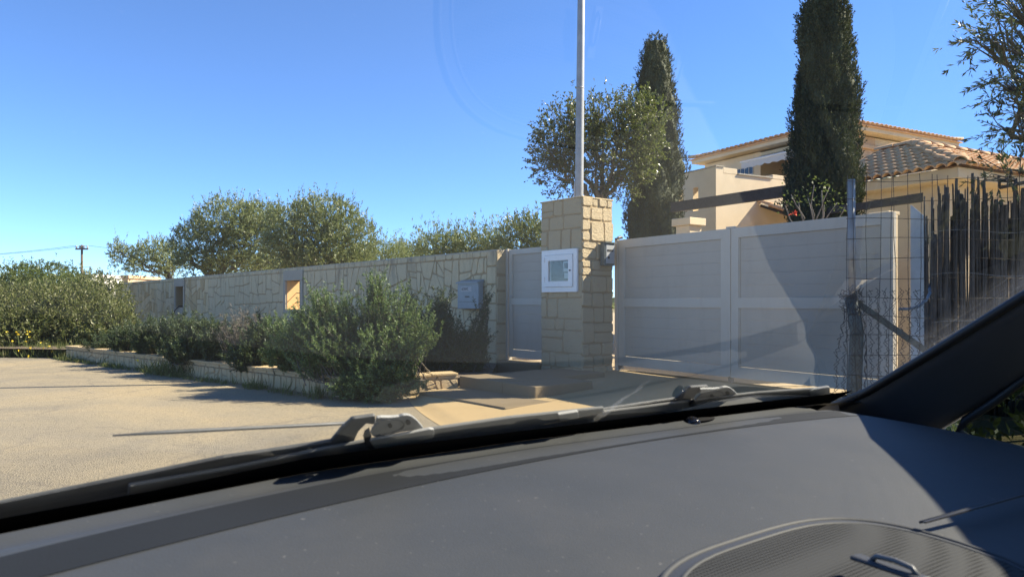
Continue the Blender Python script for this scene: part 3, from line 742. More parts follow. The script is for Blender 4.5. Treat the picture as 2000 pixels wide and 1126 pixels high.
# ------------------------------------------------------------------ two-storey villa
HN = Vector((7.95, 17.0, 0)); HZ = 5.6
vil = thing('villa', 'two storey cream villa with clay tiled roof behind the cypress trees', 'house', HN)
LA, LB, OV = 5.4, 4.85, .38
wn0 = HN + HA * OV + HB * OV
wa, wb = LA - OV - .3, LB - OV - .2
S0, S1 = 2.55, .35        # the recessed loggia on the left face, along HA from the near corner
# left face: flush part, loggia back wall, loggia cheeks
MB().box(wn0 + HA * S0, HA * (wa - S0), HB * .3, Z3 * 5.40).build('left_wall', M['render'], vil)
gw = MB().box(wn0 + HA * (S0 + .25) - HB * .012 + Z3 * 4.55, HA * .62, HB * .05, Z3 * .48).build('glass_block_window', M['window_dark'], vil)
for i in range(4): MB().box(wn0 + HA * (S0 + .25 + .155 * i - .008) - HB * .02 + Z3 * 4.55, HA * .016, HB * .02, Z3 * .48).build('mullion', M['frame_cream'], gw)
MB().box(wn0 + HA * (S0 + .25 - .02) - HB * .02 + Z3 * 4.82, HA * .66, HB * .02, Z3 * .016).build('mullion', M['frame_cream'], gw)
MB().box(wn0 + HA * S1 + HB * 1.0, HA * (S0 - S1), HB * .25, Z3 * 5.40).build('loggia_back_wall', M['render'], vil)
MB().box(wn0 + HA * .0, HA * S1, HB * 1.3, Z3 * 5.40).build('loggia_cheek', M['render_warm'], vil)
MB().box(wn0 + HA * (S0 - .002), HA * .002, HB * 1.0, Z3 * 5.34).build('loggia_cheek', M['render'], vil)
MB().box(wn0 + HA * .0 + Z3 * 5.28 - HB * .002, HA * (S0 + .01), HB * 1.02, Z3 * .09).build('loggia_lintel', M['render'], vil)
dw = wn0 + HA * 1.05 + HB * .985 + Z3 * 3.05
MB().panel(dw, HA, Z3, HB * .06 * -1, 1.2, 2.0, [(.12, .0, 1.08, 1.85)]).build('door_surround', M['frame_cream'], vil)
dd = MB().panel(dw + HA * .12 - HB * .0, HA, Z3, HB * -.04, .96, 1.85, [(.06, .06, .46, 1.79), (.5, .06, .9, 1.79)]).build('balcony_door', m_plain('grey_blue_frame', (.25, .29, .32), .4), vil)
MB().box(dw + HA * .12 + HB * -.012, HA * .96, Z3 * 1.85, HB * .006).build('pane', M['window_dark'], dd)
MB().box(dw + HA * .75 - HB * .11 + Z3 * 2.1, HA * .13, HB * .1, Z3 * .09).build('wall_lamp', M['steel_dark'], vil)
# awning with a scalloped valance
aw = MB(); a0 = wn0 + HA * (S0 - .02) + Z3 * 5.27; a1 = wn0 + HA * .1 + Z3 * 5.27; out = -HB * .75 - Z3 * .24
aw.add([a0, a1, a1 + out, a0 + out, a0 - Z3 * .02, a1 - Z3 * .02, a1 + out - Z3 * .02, a0 + out - Z3 * .02], [(0, 1, 2, 3), (7, 6, 5, 4), (0, 3, 7, 4), (1, 5, 6, 2), (3, 2, 6, 7)])
awo = aw.build('awning', M['awning'], vil)
va = MB(); nsc = 30
for i in range(nsc + 1):
    f = i / nsc; p = (a0 + out).lerp(a1 + out, f); d = .15 + .045 * abs(math.sin(f * math.pi * 9)); va.v += [tuple(p - Z3 * .021), tuple(p - Z3 * d), tuple(p - Z3 * .021 + HB * .008), tuple(p - Z3 * d + HB * .008)]
for i in range(nsc): q = 4 * i; va.f += [(q, q + 1, q + 5, q + 4), (q + 2, q + 6, q + 7, q + 3), (q + 1, q + 3, q + 7, q + 5)]
va.build('valance', M['awning'], awo)
MB().tube([a0 + out + Z3 * .0 + HA * .03, a1 + out - HA * .03], .024, 8).build('front_bar', M['white'], awo)
# right face with shuttered window
MB().box(wn0 + HA * .0 + HB * 1.3, HB * (wb - 1.3), HA * .3, Z3 * 5.40).build('right_wall', M['render'], vil)
sw = wn0 + HB * 1.15 - HA * .015 + Z3 * 4.05
MB().box(wn0 + HA * (wa - .3) + HB * .3, HA * .3, HB * (wb - .3), Z3 * 5.40).build('rear_wall', M['render'], vil)
MB().box(wn0 + HB * (wb - .3) + HA * .3, HB * .3, HA * (wa - .6), Z3 * 5.40).build('far_wall', M['render'], vil)
win = MB().panel(wn0 - HA * .05 + HB * .95 + Z3 * 3.85, HB, Z3, HA * .048, 1.25, 1.05, [(.12, .1, 1.13, .93)]).build('window_surround', M['frame_cream'], vil)
for k in (0, 1):
    sh = MB().panel(wn0 - HA * .062 + HB * (1.07 + .505 * k) + Z3 * 3.96, HB, Z3, HA * .04, .5, .82, [(.05, .05, .45, .77)]).build('shutter', M['shutter'], win)
    for i in range(9): MB().box(wn0 - HA * .05 + HB * (1.12 + .505 * k) + Z3 * (4.02 + .08 * i), HB * .4, HA * .028 + Z3 * .03, Z3 * .012).build('slat', M['shutter'], sh)
# cornice and low-pitched roof
MB().box(wn0 - HA * .09 + HB * .4 + Z3 * 5.08, HA * .089, HB * (wb - .3), Z3 * .10).build('cornice', M['render_warm'], vil, False, .02)
MB().box(HN + HA * .06 + HB * .06 + Z3 * 5.43, HA * (LA - .12), HB * (LB - .12), Z3 * .11).build('eave_board', M['render'], vil, False, .015)
apx = HN + HA * LA / 2 + HB * LB / 2 + Z3 * (HZ + .42)
cs = [HN + Z3 * (HZ - .04), HN + HA * LA + Z3 * (HZ - .04), HN + HA * LA + HB * LB + Z3 * (HZ - .04), HN + HB * LB + Z3 * (HZ - .04)]
MB().add(cs + [apx] + [c - Z3 * .025 for c in cs], [(0, 4, 1), (1, 4, 2), (2, 4, 3), (3, 4, 0), (5, 6, 7, 8), (0, 1, 6, 5), (1, 2, 7, 6), (2, 3, 8, 7), (3, 0, 5, 8)]).build('roof_deck', M['tile'], vil)
sl = (HB * LB / 2 + Z3 * .46).normalized(); tile_slope(vil, HN + Z3 * (HZ - .04), HA, sl, 0, 3, LA, lambda u, s: s * .95 < min(u, LA - u) * LB / LA, .175)
sr = (HA * LA / 2 + Z3 * .46).normalized(); tile_slope(vil, HN + Z3 * (HZ - .04), HB, sr, 0, 3, LB, lambda u, s: s * .95 < min(u, LB - u) * LA / LB, .175)
for c, e in ((cs[0], apx), (cs[1], apx), (cs[3], apx)):
    v = e - c; n = int(v.length / .38)
    for i in range(n):
        U = v.cross(Z3).normalized(); m = frame4(c + v * (i / n) + Z3 * .055, U, v); shared('ridge_tile', RIDGE, vil, m)
# terrace block in front of the left face
TC = Vector((4.47, 15.6, 0)); TZ = 4.2
sl_h = [(.55, 3.3, .72, 3.83), (1.06, 3.3, 1.23, 3.83), (1.57, 3.3, 1.74, 3.83), (2.1, 3.3, 2.27, 3.83)]
MB().panel(TC, HA, Z3, HB * .22, 3.0, TZ, sl_h).build('terrace_left_wall', M['render'], vil)
MB().panel(TC + HB * .22 + Z3 * 0, HB, Z3, HA * .22, 3.75, TZ - .13, []).build('terrace_right_wall', M['render'], vil)
MB().box(TC + HB * .221 + Z3 * (TZ - .128), HB * .42, HA * .22, Z3 * .128).build('parapet_pier', M['render'], vil, False, .01)
MB().box(TC + HB * 1.75 - HA * .004 + Z3 * (TZ - .128), HB * .5, HA * .228, Z3 * .1).build('parapet_pier', M['render'], vil, False, .01)
for u0, L in ((.65, 1.1), (2.26, 1.4)): MB().box(TC + HB * u0 - HA * .03 + Z3 * (TZ - .128), HB * L, HA * .28, Z3 * .035).build('parapet_coping', M['dressed'], vil, False, .008)
MB().box(TC - HB * .02 - HA * .02 + Z3 * (TZ + .002), HA * 3.04, HB * .26, Z3 * .025).build('parapet_coping', M['dressed'], vil, False, .006)
MB().box(TC + HB * .22 + HA * .22 + Z3 * 2.95, HB * 3.5, HA * 2.8, Z3 * .12).build('terrace_floor', M['step'], vil)
MB().box(TC + HA * 2.78 + HB * .22, HB * 3.4, HA * .22, Z3 * 4.1).build('terrace_back_wall', M['render'], vil)
# lean-to porch roof on the terrace's right wall
lo_e = TC + HB * 1.35 - HA * .95 + Z3 * 3.1; ls = (HA * .95 + Z3 * .36).normalized()
MB().add([lo_e, lo_e + HB * 2.6, lo_e + HB * 2.6 + HA * .94 + Z3 * .36, lo_e + HA * .94 + Z3 * .36] + [q - Z3 * .06 for q in (lo_e, lo_e + HB * 2.6, lo_e + HB * 2.6 + HA * .94 + Z3 * .36, lo_e + HA * .94 + Z3 * .36)], [(0, 1, 2, 3), (7, 6, 5, 4), (0, 4, 5, 1), (0, 3, 7, 4), (1, 5, 6, 2)]).build('porch_deck', M['beam'], vil)
tile_slope(vil, lo_e, HB, ls, 0, 3, 2.6, lambda u, s: True)
for i in range(3): shared('ridge_tile', RIDGE, vil, frame4(lo_e + ls * (.33 * i) + Z3 * .06 - HB * .02, HB, ls))

# ------------------------------------------------------------------ pergola in front of the villa
pgl = thing('pergola', 'dark timber pergola beam resting on a cream pier behind the gate', 'pergola', (3.4, 13.8, 0))
q0, q1 = P(1316, 413, 14.0), P(1560, 373, 11.75); q1.z = q0.z
dv = (q1 - q0).normalized(); nb = dv.cross(Z3).normalized()
MB().box(q0 - Z3 * .02, dv * (q1 - q0).length, nb * .09, Z3 * .19).build('beam', M['beam'], pgl)
c0 = P(1345, 440, 13.75); pc = Vector((c0.x, c0.y, .15))
MB().box(pc - dv * .17 - nb * .17, dv * .34, nb * .34, Z3 * 2.55).build('pier', M['render'], pgl, False, .01)
MB().box(pc - dv * .23 - nb * .23 + Z3 * 2.55, dv * .46, nb * .46, Z3 * .14).build('pier_cap', M['render'], pgl, False, .01)
q2, q3 = P(1695, 400, 8.9), P(1803, 385, 8.35)
pg2 = thing('pergola_beam', 'short dark timber beam end sticking out beside the outbuilding', 'beam', (q3.x, q3.y, .2))
MB().prism([q2 - Z3 * .045, q3 - Z3 * .05, q3 + Z3 * .055, q2 + Z3 * .045], (.03, .08, 0)).build('beam', M['beam'], pg2)
MB().box(Vector((q2.x - .3, q2.y + .5, .15)), (.1, 0, 0), (0, .1, 0), Z3 * 2.35).build('post', M['beam'], pg2)
MB().box(Vector((q2.x - .3, q2.y + .5, q2.z - .05)), Vector((q2.x, q2.y, 0)) - Vector((q2.x - .3, q2.y + .5, 0)), (.05, .05, 0), Z3 * .09).build('cross_beam', M['beam'], pg2)

# ------------------------------------------------------------------ outbuilding with the hipped tile roof
OE = Vector((6.3, 10.0, 0)); OZ = 3.2
ob = thing('outbuilding', 'low cream outbuilding with hipped clay tile roof right of the cypress', 'house', OE)
ow = OE + HA * .4 + HB * .4
MB().box(ow, HA * 1.9, HB * .3, Z3 * 3.02).build('left_wall', M['render'], ob)
MB().box(ow + HB * .3, HB * 5.5, HA * .3, Z3 * 3.02).build('right_wall', M['render'], ob)
MB().box(ow + HA * 1.6 + HB * .3, HB * 5.2, HA * .3, Z3 * 3.02).build('rear_wall', M['render'], ob)
MB().box(OE + HA * .06 + HB * .06 + Z3 * 3.0, HA * 2.4, HB * 6.0, Z3 * .158).build('soffit', M['render'], ob, False, .01)
MB().panel(ow - HA * .03 + HB * 1.6 + Z3 * 1.1, HB, Z3, HA * .03, 1.3, 1.3, [(.1, .1, 1.2, 1.2)]).build('window_surround', M['frame_cream'], ob)
RZ, RUN = OZ + .74, 1.75
e = OE + Z3 * (OZ - .04); ap_ = OE + HA * RUN + HB * RUN + Z3 * RZ
ra, rb = ap_ + HA * .75, ap_ + HB * 4.4
MB().add([e, e + HA * 2.5, ra, ap_, rb, e + HB * 6.15, e + HA * 2.5 + HB * 6.15 + Z3 * .5], [(0, 3, 2, 1), (0, 5, 4, 3), (3, 4, 6, 2)]).build('roof_deck', m_plain('tile_underlay', (.2, .13, .09), .9), ob)
sA = (HB * RUN + Z3 * .78).normalized(); sB = (HA * RUN + Z3 * .78).normalized()
tile_slope(ob, e, HA, sA, 0, 8, 2.5, lambda u, s: s * .93 < u * 1.0 and s < 1.9)
tile_slope(ob, e, HB, sB, 0, 8, 6.0, lambda u, s: s * .93 < u * 1.0 and s < 1.9)
for a_, b_ in ((e, ap_), (ap_, ra), (ap_, rb)):
    v = b_ - a_; n = int(v.length / .36)
    for i in range(n): shared('ridge_tile', RIDGE, ob, frame4(a_ + v * (i / n) + Z3 * .06, v.cross(Z3).normalized(), v))

# ------------------------------------------------------------------ wire fence and cane screen on the right
FA = Vector((2.93, 6.15, 0)); FB = Vector((4.55, 5.75, 0)); FC = Vector((7.2, 5.0, 0))
def wires(mb, a, b, r=.0016): mb.tube([a, b], r, 3, False)
fp = thing('fence_post', 'rusty green steel fence post with wire tangled round it', 'post', FA)
pbase = FA
MB().tube([pbase, FA + Vector((.03, 0, .5)), FA + Vector((.05, 0, 1.0)), FA + Vector((.0, 0, 1.3))], [.052, .058, .055, .05], 10).build('lower_sleeve', M['green_steel'], fp, True)
MB().tube([FA + Z3 * 1.2 + Vector((.01, 0, 0)), FA + Z3 * 2.3], .032, 10).build('pipe', M['galv'], fp, True)
MB().prism([FA + Vector((.04, -.03, 1.27)), FA + Vector((.04, -.03, 1.21)), FA + Vector((.64, -.12, .76)), FA + Vector((.64, -.12, .82))], (.012, .05, 0)).build('brace', M['green_steel'], fp)
tw = MB(); rg = random.Random(2)
for i in range(12):
    z = 1.25 + rg.uniform(-.1, .1); th0 = rg.uniform(0, 6.28); pts = []
    for k in range(7):
        w = th0 + k * .8; rr = .06 + rg.uniform(0, .05); pts.append(FA + Vector((math.cos(w) * rr, math.sin(w) * rr, z + rg.uniform(-.05, .05))))
    tw.tube(pts, .0028, 3, False)
tw.build('wire_tangle', M['wire'], fp)
def fence_pt(d):
    L1 = (FB - FA).length
    return FA.lerp(FB, d / L1) if d < L1 else FB + (FC - FB).normalized() * (d - L1)
fm = thing('wire_fence', 'tall rusty square mesh wire fence standing in front of the gate', 'fence', FA)
mesh_b = MB(); rg = random.Random(5); dmax = 4.2; x = -.06
top = lambda d: 2.33 - .03 * d + .02 * math.sin(d * 5)
while x < dmax:
    lean = rg.uniform(-.012, .012); prev = None; pts = []
    for k in range(9):
        z = .25 + (top(x) - .25) * k / 8; p = fence_pt(max(x, -.06) + lean * k * .5 + rg.uniform(-.006, .006)); pts.append(Vector((p.x, p.y - .05 + rg.uniform(-.008, .008), z)))
    mesh_b.tube(pts, .003, 3, False); x += rg.choice((.055, .07, .078, .085))
z = .3
while z < 2.32:
    pts = [Vector((fence_pt(d).x, fence_pt(d).y - .05 + .01 * math.sin(d * 9 + z * 5), z + .012 * math.sin(d * 4 + z * 7) - .02 * d)) for d in np.linspace(-.06, dmax, 34)]
    mesh_b.tube(pts, .003, 3, False); z += .165
mesh_b.build('wire_mesh', M['wire'], fm)
for d in (1.75, 3.2):
    p = fence_pt(d); MB().tube([Vector((p.x, p.y, 0)), Vector((p.x, p.y, 2.38))], .03, 8).build('stake_post', M['stake'], fm, True)
cl = thing('chain_link_mesh', 'loose bulging chain link netting tied to the green fence post', 'netting', FA + Vector((0, -.06, 0)))
cb = MB(); nx, nz = 34, 40
def cl_pt(i, j):
    d = -.21 + i * .030; z = .18 + j * .030
    bul = .10 * math.sin(min(1, max(0, (z - .1) / 1.2)) * math.pi) * (1 if i < 9 else .3)
    edge = .17 * max(0, (z - .8) / .6) if i < 7 else 0
    p = FA + (FB - FA).normalized() * (d + edge * (7 - i) / 7 + .012 * math.sin(j * 1.7 + i)); return Vector((p.x, p.y - .09 - bul, z + .012 * math.sin(i * 2.1 + j)))
for i in range(0, nx):
    for s in ((0, 1) if i % 2 == 0 else ()):
        pts = [cl_pt(i + (1 if (j + s) % 2 else 0), j) for j in range(nz)]
        cb.tube(pts, .0032, 3, False)
cb.build('netting', M['wire'], cl)
cs_t = thing('cane_screen', 'dark weathered cane and stake screen behind the wire on the right', 'fence', (4.2, 6.7, 0))
rg = random.Random(9); x = 0.0; c_a, c_b = Vector((3.95, 6.75, 0)), Vector((7.9, 5.9, 0)); cd = (c_b - c_a).normalized()
while x < 2.5:
    r = rg.choice((.007, .009, .011, .013, .016, .024)); h = 2.30 + rg.uniform(-.16, .06) + (.1 if rg.random() < .12 else 0) - .02 * x; h -= .45 if x < .1 and rg.random() < .5 else 0
    p = c_a + cd * x + Vector((0, rg.uniform(-.025, .025), .12)); tl = Vector((rg.uniform(-.035, .035), rg.uniform(-.03, .03), 0))
    MB().tube([p, p + tl * .5 + Z3 * (h * .5 + 0), p + tl + Z3 * (h - .16), p + tl * 1.1 + Z3 * (h - .12)], [r * 1.1, r, r * .85, r * .7], 6).build('cane', M['stake'], cs_t, True)
    x += r * rg.uniform(.8, 1.5)
x = 0.02
while x < 2.5:       # second, looser row behind
    r = rg.choice((.010, .014, .018)); h = 2.22 + rg.uniform(-.2, .06); p = c_a + cd * x + Vector((0, .07 + rg.uniform(-.02, .02), .12)); tl = Vector((rg.uniform(-.03, .03), 0, 0))
    MB().tube([p, p + tl * .5 + Z3 * (h * .5), p + tl + Z3 * (h - .12)], [r * 1.1, r, r * .8], 5).build('cane', M['stake'], cs_t, True); x += r * rg.uniform(1.1, 1.6)
for zz in (.55, 1.05, 1.5, 1.9):
    MB().tube([c_a + cd * d - Vector((0, .045, 0)) + Z3 * (zz + .02 * math.sin(d * 7)) for d in np.linspace(0, 2.5, 26)], .0025, 4, False).build('binding_wire', M['galv'], cs_t)
hp = [P(1757, 603, 6.75), P(1775, 603, 6.65), P(1795, 598, 6.6), P(1810, 585, 6.62), P(1817, 570, 6.7), P(1813, 555, 6.8)]
tag(MB().tube(hp, .014, 8).build('blue_hose', m_plain('blue_hose_rubber', (.16, .22, .27), .4), None, True), 'short grey blue hose looped round the pale gate post', 'hose')

# ------------------------------------------------------------------ power poles, wires and far houses
def power_pole(px, ytop, Y, lab, w=.11):
    tp = P(px, ytop, Y); t = thing('power_pole', lab, 'power pole', (tp.x, tp.y, 0), 'power poles in the distance')
    MB().tube([Vector((tp.x, tp.y, -.2)), tp], [w * 1.25, w * .8], 8).build('pole', M['pole_wood'], t, True)
    MB().box(tp + Vector((-.55, -.06, -.42)), (1.1, 0, 0), (0, .12, 0), (0, 0, .13)).build('crossarm', M['pole_wood'], t)
    for dx in (-.48, -.18, .18, .48): MB().tube([tp + Vector((dx, 0, -.3)), tp + Vector((dx, 0, -.17)), tp + Vector((dx, 0, -.04))], [.05, .07, .04], 8).build('insulator', M['plastic_grey'], t)
    return tp
pa = power_pole(160, 478, 62, 'brown wooden power pole above the bushes on the left', .11)
pb_ = power_pole(785, 469, 72, 'thin wooden power pole above the wall between the olive trees', .11)
def sag(a, b, s, n=14): return [a.lerp(b, i / n) - Z3 * s * 4 * (i / n) * (1 - i / n) for i in range(n + 1)]
for dx, nm in ((-.48, 'left'), (.48, 'right')):
    tag(MB().tube(sag(pa + Vector((dx, 0, -.05)), P(-500, 500, 60), .7), .018, 4, False).build('power_line', M['black']), 'thin black power line running %s of the crossarm out of the picture' % ('upper' if dx < 0 else 'lower'), 'power line', 'power lines')
tag(MB().tube(sag(pa + Vector((.85, 0, -1.9)), P(-300, 492, 40), .5), .02, 4, False).build('power_line', M['black']), 'low black power line sloping down across the left edge sky', 'power line', 'power lines')
tag(MB().tube(sag(pa + Vector((.5, 0, -.05)), pb_ + Vector((-.85, 0, -.05)), 1.2), .018, 4, False).build('power_line', M['black']), 'thin black power line running between the two wooden poles', 'power line', 'power lines')
def far_house(px0, px1, ytop, Y, lab, mat):
    a = P(px0, ytop, Y); b = P(px1, ytop, Y); w = b.x - a.x
    t = thing('far_house', lab, 'house', (a.x, Y, 0), 'houses in the distance')
    MB().box((a.x, Y, -.2), (w, 0, 0), (0, 6, 0), (0, 0, a.z - .1)).build('wall', mat, t)
    MB().box((a.x - .15, Y - .15, a.z - .3), (w + .3, 0, 0), (0, 6.3, 0), (0, 0, .3)).build('flat_roof', mat, t)
    for i in range(3):
        wx = a.x + w * (.2 + .28 * i)
        wf = MB().panel((wx, Y - .04, a.z - 1.9), (1, 0, 0), Z3, (0, .05, 0), .9, 1.1, [(.08, .08, .82, 1.02)]).build('window', M['frame_cream'], t)
        MB().box((wx + .08, Y - .02, a.z - 1.82), (.74, 0, 0), (0, .01, 0), (0, 0, .94)).build('pane', M['window_dark'], wf)
far_house(500, 590, 500, 52, 'white flat roofed house glimpsed under the large olive trees', M['render_white'])
far_house(162, 180, 535, 75, 'small cream house far away beside the left power pole', M['render_white'])
far_house(240, 250, 537, 68, 'small apricot house far away above the left wall end', M['render_warm'])

# ------------------------------------------------------------------ plants
def unit(v): return v / np.maximum(np.linalg.norm(v, axis=-1, keepdims=True), 1e-9)
def leaves(base, dirs, L, W, rng, fold=0.25):
    """one diamond per leaf (two triangles, folded along the rib)"""
    n = len(base); r = unit(rng.normal(size=(n, 3))); side = unit(np.cross(dirs, r)); up = np.cross(side, dirs)
    L = np.broadcast_to(L, (n,))[:, None]; W = np.broadcast_to(W, (n,))[:, None]
    tip = base + dirs * L; mid = base + dirs * L * .45 + up * W * fold
    V = np.stack([base, mid + side * W * .5, tip, mid - side * W * .5], 1).reshape(-1, 3)
    F = np.arange(4 * n).reshape(-1, 4); return V, F
def sprigs(org, dirs, tw, per, L, W, rng, spread=.8, droop=0.0, lv=.35):
    """leaves along a short twig for every origin"""
    n = len(org); t = rng.uniform(0.05, 1, (n, per, 1)); tw = np.broadcast_to(tw, (n,))[:, None, None]
    b = org[:, None] + dirs[:, None] * t * tw; b[..., 2] -= (droop * (t * tw) ** 2)[..., 0]
    d = unit(dirs[:, None] + spread * unit(rng.normal(size=(n, per, 3))))
    return leaves(b.reshape(-1, 3), d.reshape(-1, 3), L * rng.uniform(1 - lv, 1 + lv, n * per), W * rng.uniform(.8, 1.2, n * per), rng)
def in_lobes(lobes, n, rng, shell=.55):
    """points in a set of ellipsoids, more of them near the outside; also the outward direction"""
    vol = np.array([l[3] * l[4] * l[5] for l in lobes]) ** .75; k = rng.choice(len(lobes), n, p=vol / vol.sum())
    Lb = np.array(lobes); d = unit(rng.normal(size=(n, 3))); r = rng.uniform(0, 1, n) ** (1 / 3.0); r = shell + (1 - shell) * r if shell else r
    r = np.where(rng.random(n) < .3, rng.uniform(.2, 1, n), r)
    return Lb[k, :3] + d * r[:, None] * Lb[k, 3:6], d
def limb(mb, a, b, r0, r1, rng, n=5, wob=.12):
    a, b = Vector(a), Vector(b); L = (b - a).length; pts = [a]
    for i in range(1, n): pts.append(a.lerp(b, i / n) + Vector(rng.normal(size=3)) * L * wob * .35)
    pts.append(b); mb.tube(pts, [r0 + (r1 - r0) * i / n for i in range(n + 1)], 7)
def tree(name, label, cat, base, lobes, n, per, L, W, tw, mat, bark, seed, trunk_r=.12, fork=None, up=.5, group=None, spread=.8, spikes=0, extra=None, twigs=0, shell=.55, stems=1):
    rng = np.random.default_rng(seed); base = Vector(base); t = thing(name, label, cat, base, group)
    org, out = in_lobes(lobes, n, rng, shell); d = unit(out * .7 + rng.normal(size=(n, 3)) * .45 + np.array([0, 0, up]))
    V, F = sprigs(org, d, tw * rng.uniform(.6, 1.3, n), per, L, W, rng, spread)
    if spikes:   # upright shoots that break the outline
        o2, _ = in_lobes(lobes, spikes, rng, .9); Lb = np.array(lobes); keep = o2[:, 2] > np.median(o2[:, 2]); o2 = o2[keep]
        d2 = unit(rng.normal(size=(len(o2), 3)) * .22 + np.array([0, 0, 1])); V2_, F2 = sprigs(o2, d2, tw * rng.uniform(1.2, 2.6, len(o2)), per, L, W, rng, spread * .8)
        F = np.concatenate([F, F2 + len(V)]); V = np.concatenate([V, V2_])
    npmesh('crown', V, F, mat, t)
    if extra: 
        lob2, n2, mat2 = extra; o3, out3 = in_lobes(lob2, n2, rng, shell); d3 = unit(out3 * .7 + rng.normal(size=(n2, 3)) * .45 + np.array([0, 0, up]))
        V3, F3 = sprigs(o3, d3, tw * rng.uniform(.6, 1.3, n2), per, L, W, rng, spread); npmesh('fresh_growth', V3, F3, mat2, t)
    mb = MB(); fk = Vector(fork) if fork else base + Vector((0, 0, max(.2, (min(l[2] - l[5] for l in lobes) - base.z) * .8)))
    for s in range(stems):
        b2 = base + (Vector((rng.uniform(-.2, .2), rng.uniform(-.2, .2), 0)) if stems > 1 else Vector())
        limb(mb, b2 - Vector((0, 0, .15)), fk, trunk_r, trunk_r * .75, rng)
    for l in lobes:
        c = Vector(l[:3]); limb(mb, fk, c, trunk_r * .6, trunk_r * .22, rng, 6, .16)
        for k in range(4):
            p = c + Vector(unit(rng.normal(size=3)) * np.array(l[3:6]) * .8); limb(mb, c.lerp(fk, .15), p, trunk_r * .22, trunk_r * .06, rng, 4, .2)
    mb.build('trunk', bark, t, True)
    if twigs:
        tb = MB()
        for i in range(twigs):
            c = Vector(org[i]); l = min(lobes, key=lambda l: (Vector(l[:3]) - c).length); tb.tube([c.lerp(Vector(l[:3]), .7).lerp(fk, .12), c.lerp(Vector(l[:3]), .3), c + Vector(d[i]) * tw * .8], [.008, .005, .003], 3, False)
        tag(tb.build('twigs', bark, t), kind='stuff')
    return t
def lob(px, py, Y, rx, ry, rz):  # lobe given by where it is seen and its distance; radii in metres
    p = P(px, py, Y); return (p.x, p.y, p.z, rx, ry, rz)
GZ = .18
# two big olives behind the wall
ol1 = [lob(400, 480, 26.5, 1.1, 1.1, .82), lob(450, 442, 26.7, 1.3, 1.2, .9), lob(505, 468, 26.5, 1.15, 1.1, .95), lob(500, 428, 26.9, 1.0, .9, .55), lob(395, 515, 26.1, .85, .8, .45), lob(455, 518, 26.1, 1.0, .8, .42), lob(520, 510, 26.3, .9, .8, .5), lob(365, 478, 26.5, .5, .5, .5)]
p = P(418, 588, 26.6); tree('olive_tree', 'left one of two big grey green olive trees above the wall', 'tree', (p.x, p.y, GZ), ol1, 3300, 15, .092, .026, .28, M['olive'], M['bark'], 1, .17, group='olive trees behind the wall', spikes=700, spread=.75)
ol2 = [lob(580, 460, 22, 1.0, 1.0, .85), lob(635, 435, 22.2, 1.05, 1.1, .75), lob(680, 475, 22, .85, 1.0, .8), lob(600, 510, 21.8, .8, .8, .45), lob(695, 512, 21.8, .55, .7, .45), lob(650, 500, 21.6, .9, .8, .6), lob(640, 520, 21.5, .9, .8, .35), lob(552, 490, 22, .5, .7, .6)]
p = P(585, 588, 22.0); tree('olive_tree', 'right one of two big grey green olive trees above the wall', 'tree', (p.x, p.y, GZ), ol2, 3200, 15, .088, .025, .26, M['olive'], M['bark'], 2, .16, group='olive trees behind the wall', spikes=700, spread=.75)
ol3 = [lob(250, 503, 37.5, .8, .8, .5), lob(300, 500, 37.5, 1.0, .9, .75), lob(330, 503, 37.5, .8, .8, .65), lob(232, 492, 37.5, .35, .4, .5), lob(285, 522, 37.2, 1.0, .8, .4), lob(335, 520, 37.2, .7, .8, .45)]
p = P(338, 588, 37.4); tree('olive_tree', 'small spreading olive tree over the far left wall end', 'tree', (p.x, p.y, GZ), ol3, 1000, 13, .12, .034, .34, M['olive'], M['bark'], 3, .13, group='olive trees behind the wall', spikes=140)
# background row seen between the trees and the wall head
k = 0
for px, py, Y, rx, rz, lab in ((745, 497, 26, .9, .35, 'loose pale green shrub above the wall right of the big olives'), (800, 500, 30, .8, .3, 'low feathery shrub above the wall beside the thin power pole'),
                              (860, 492, 19, .62, .32, 'feathery grey green bush above the wall left of the hedge top'), (935, 488, 18.5, .65, .32, 'feathery grey green bush above the wall near the letter box'),
                              (560, 515, 34, 1.3, .5, 'pale shrub showing under the right big olive tree'), (460, 520, 34, 1.5, .45, 'pale shrub showing under the left big olive tree')):
    p = P(px, py, Y); tree('bush', lab, 'bush', (p.x, p.y, GZ), [(p.x, p.y, p.z, rx, rx, rz), (p.x + rx * .6, p.y, p.z - .1, rx * .7, rx, rz * .8), (p.x, p.y, p.z - rz * 1.2, rx, rx, rz)], 480, 12, .10, .024, .3, M['olive'] if k % 2 else M['reed'], M['bark'], 20 + k, .04, group='bushes behind the wall', spikes=260, stems=3); k += 1
p = P(1025, 460, 17.5); tree('olive_tree', 'small dense olive tree just left of the stone pillar', 'tree', (p.x, p.y, GZ), [(p.x, p.y, p.z, .55, .6, .42), (p.x - .2, p.y, p.z - .3, .6, .6, .4), (p.x + .4, p.y, p.z - .1, .5, .5, .4)], 620, 13, .085, .023, .24, M['olive'], M['bark'], 31, .08, group='olive trees behind the wall', spikes=150)
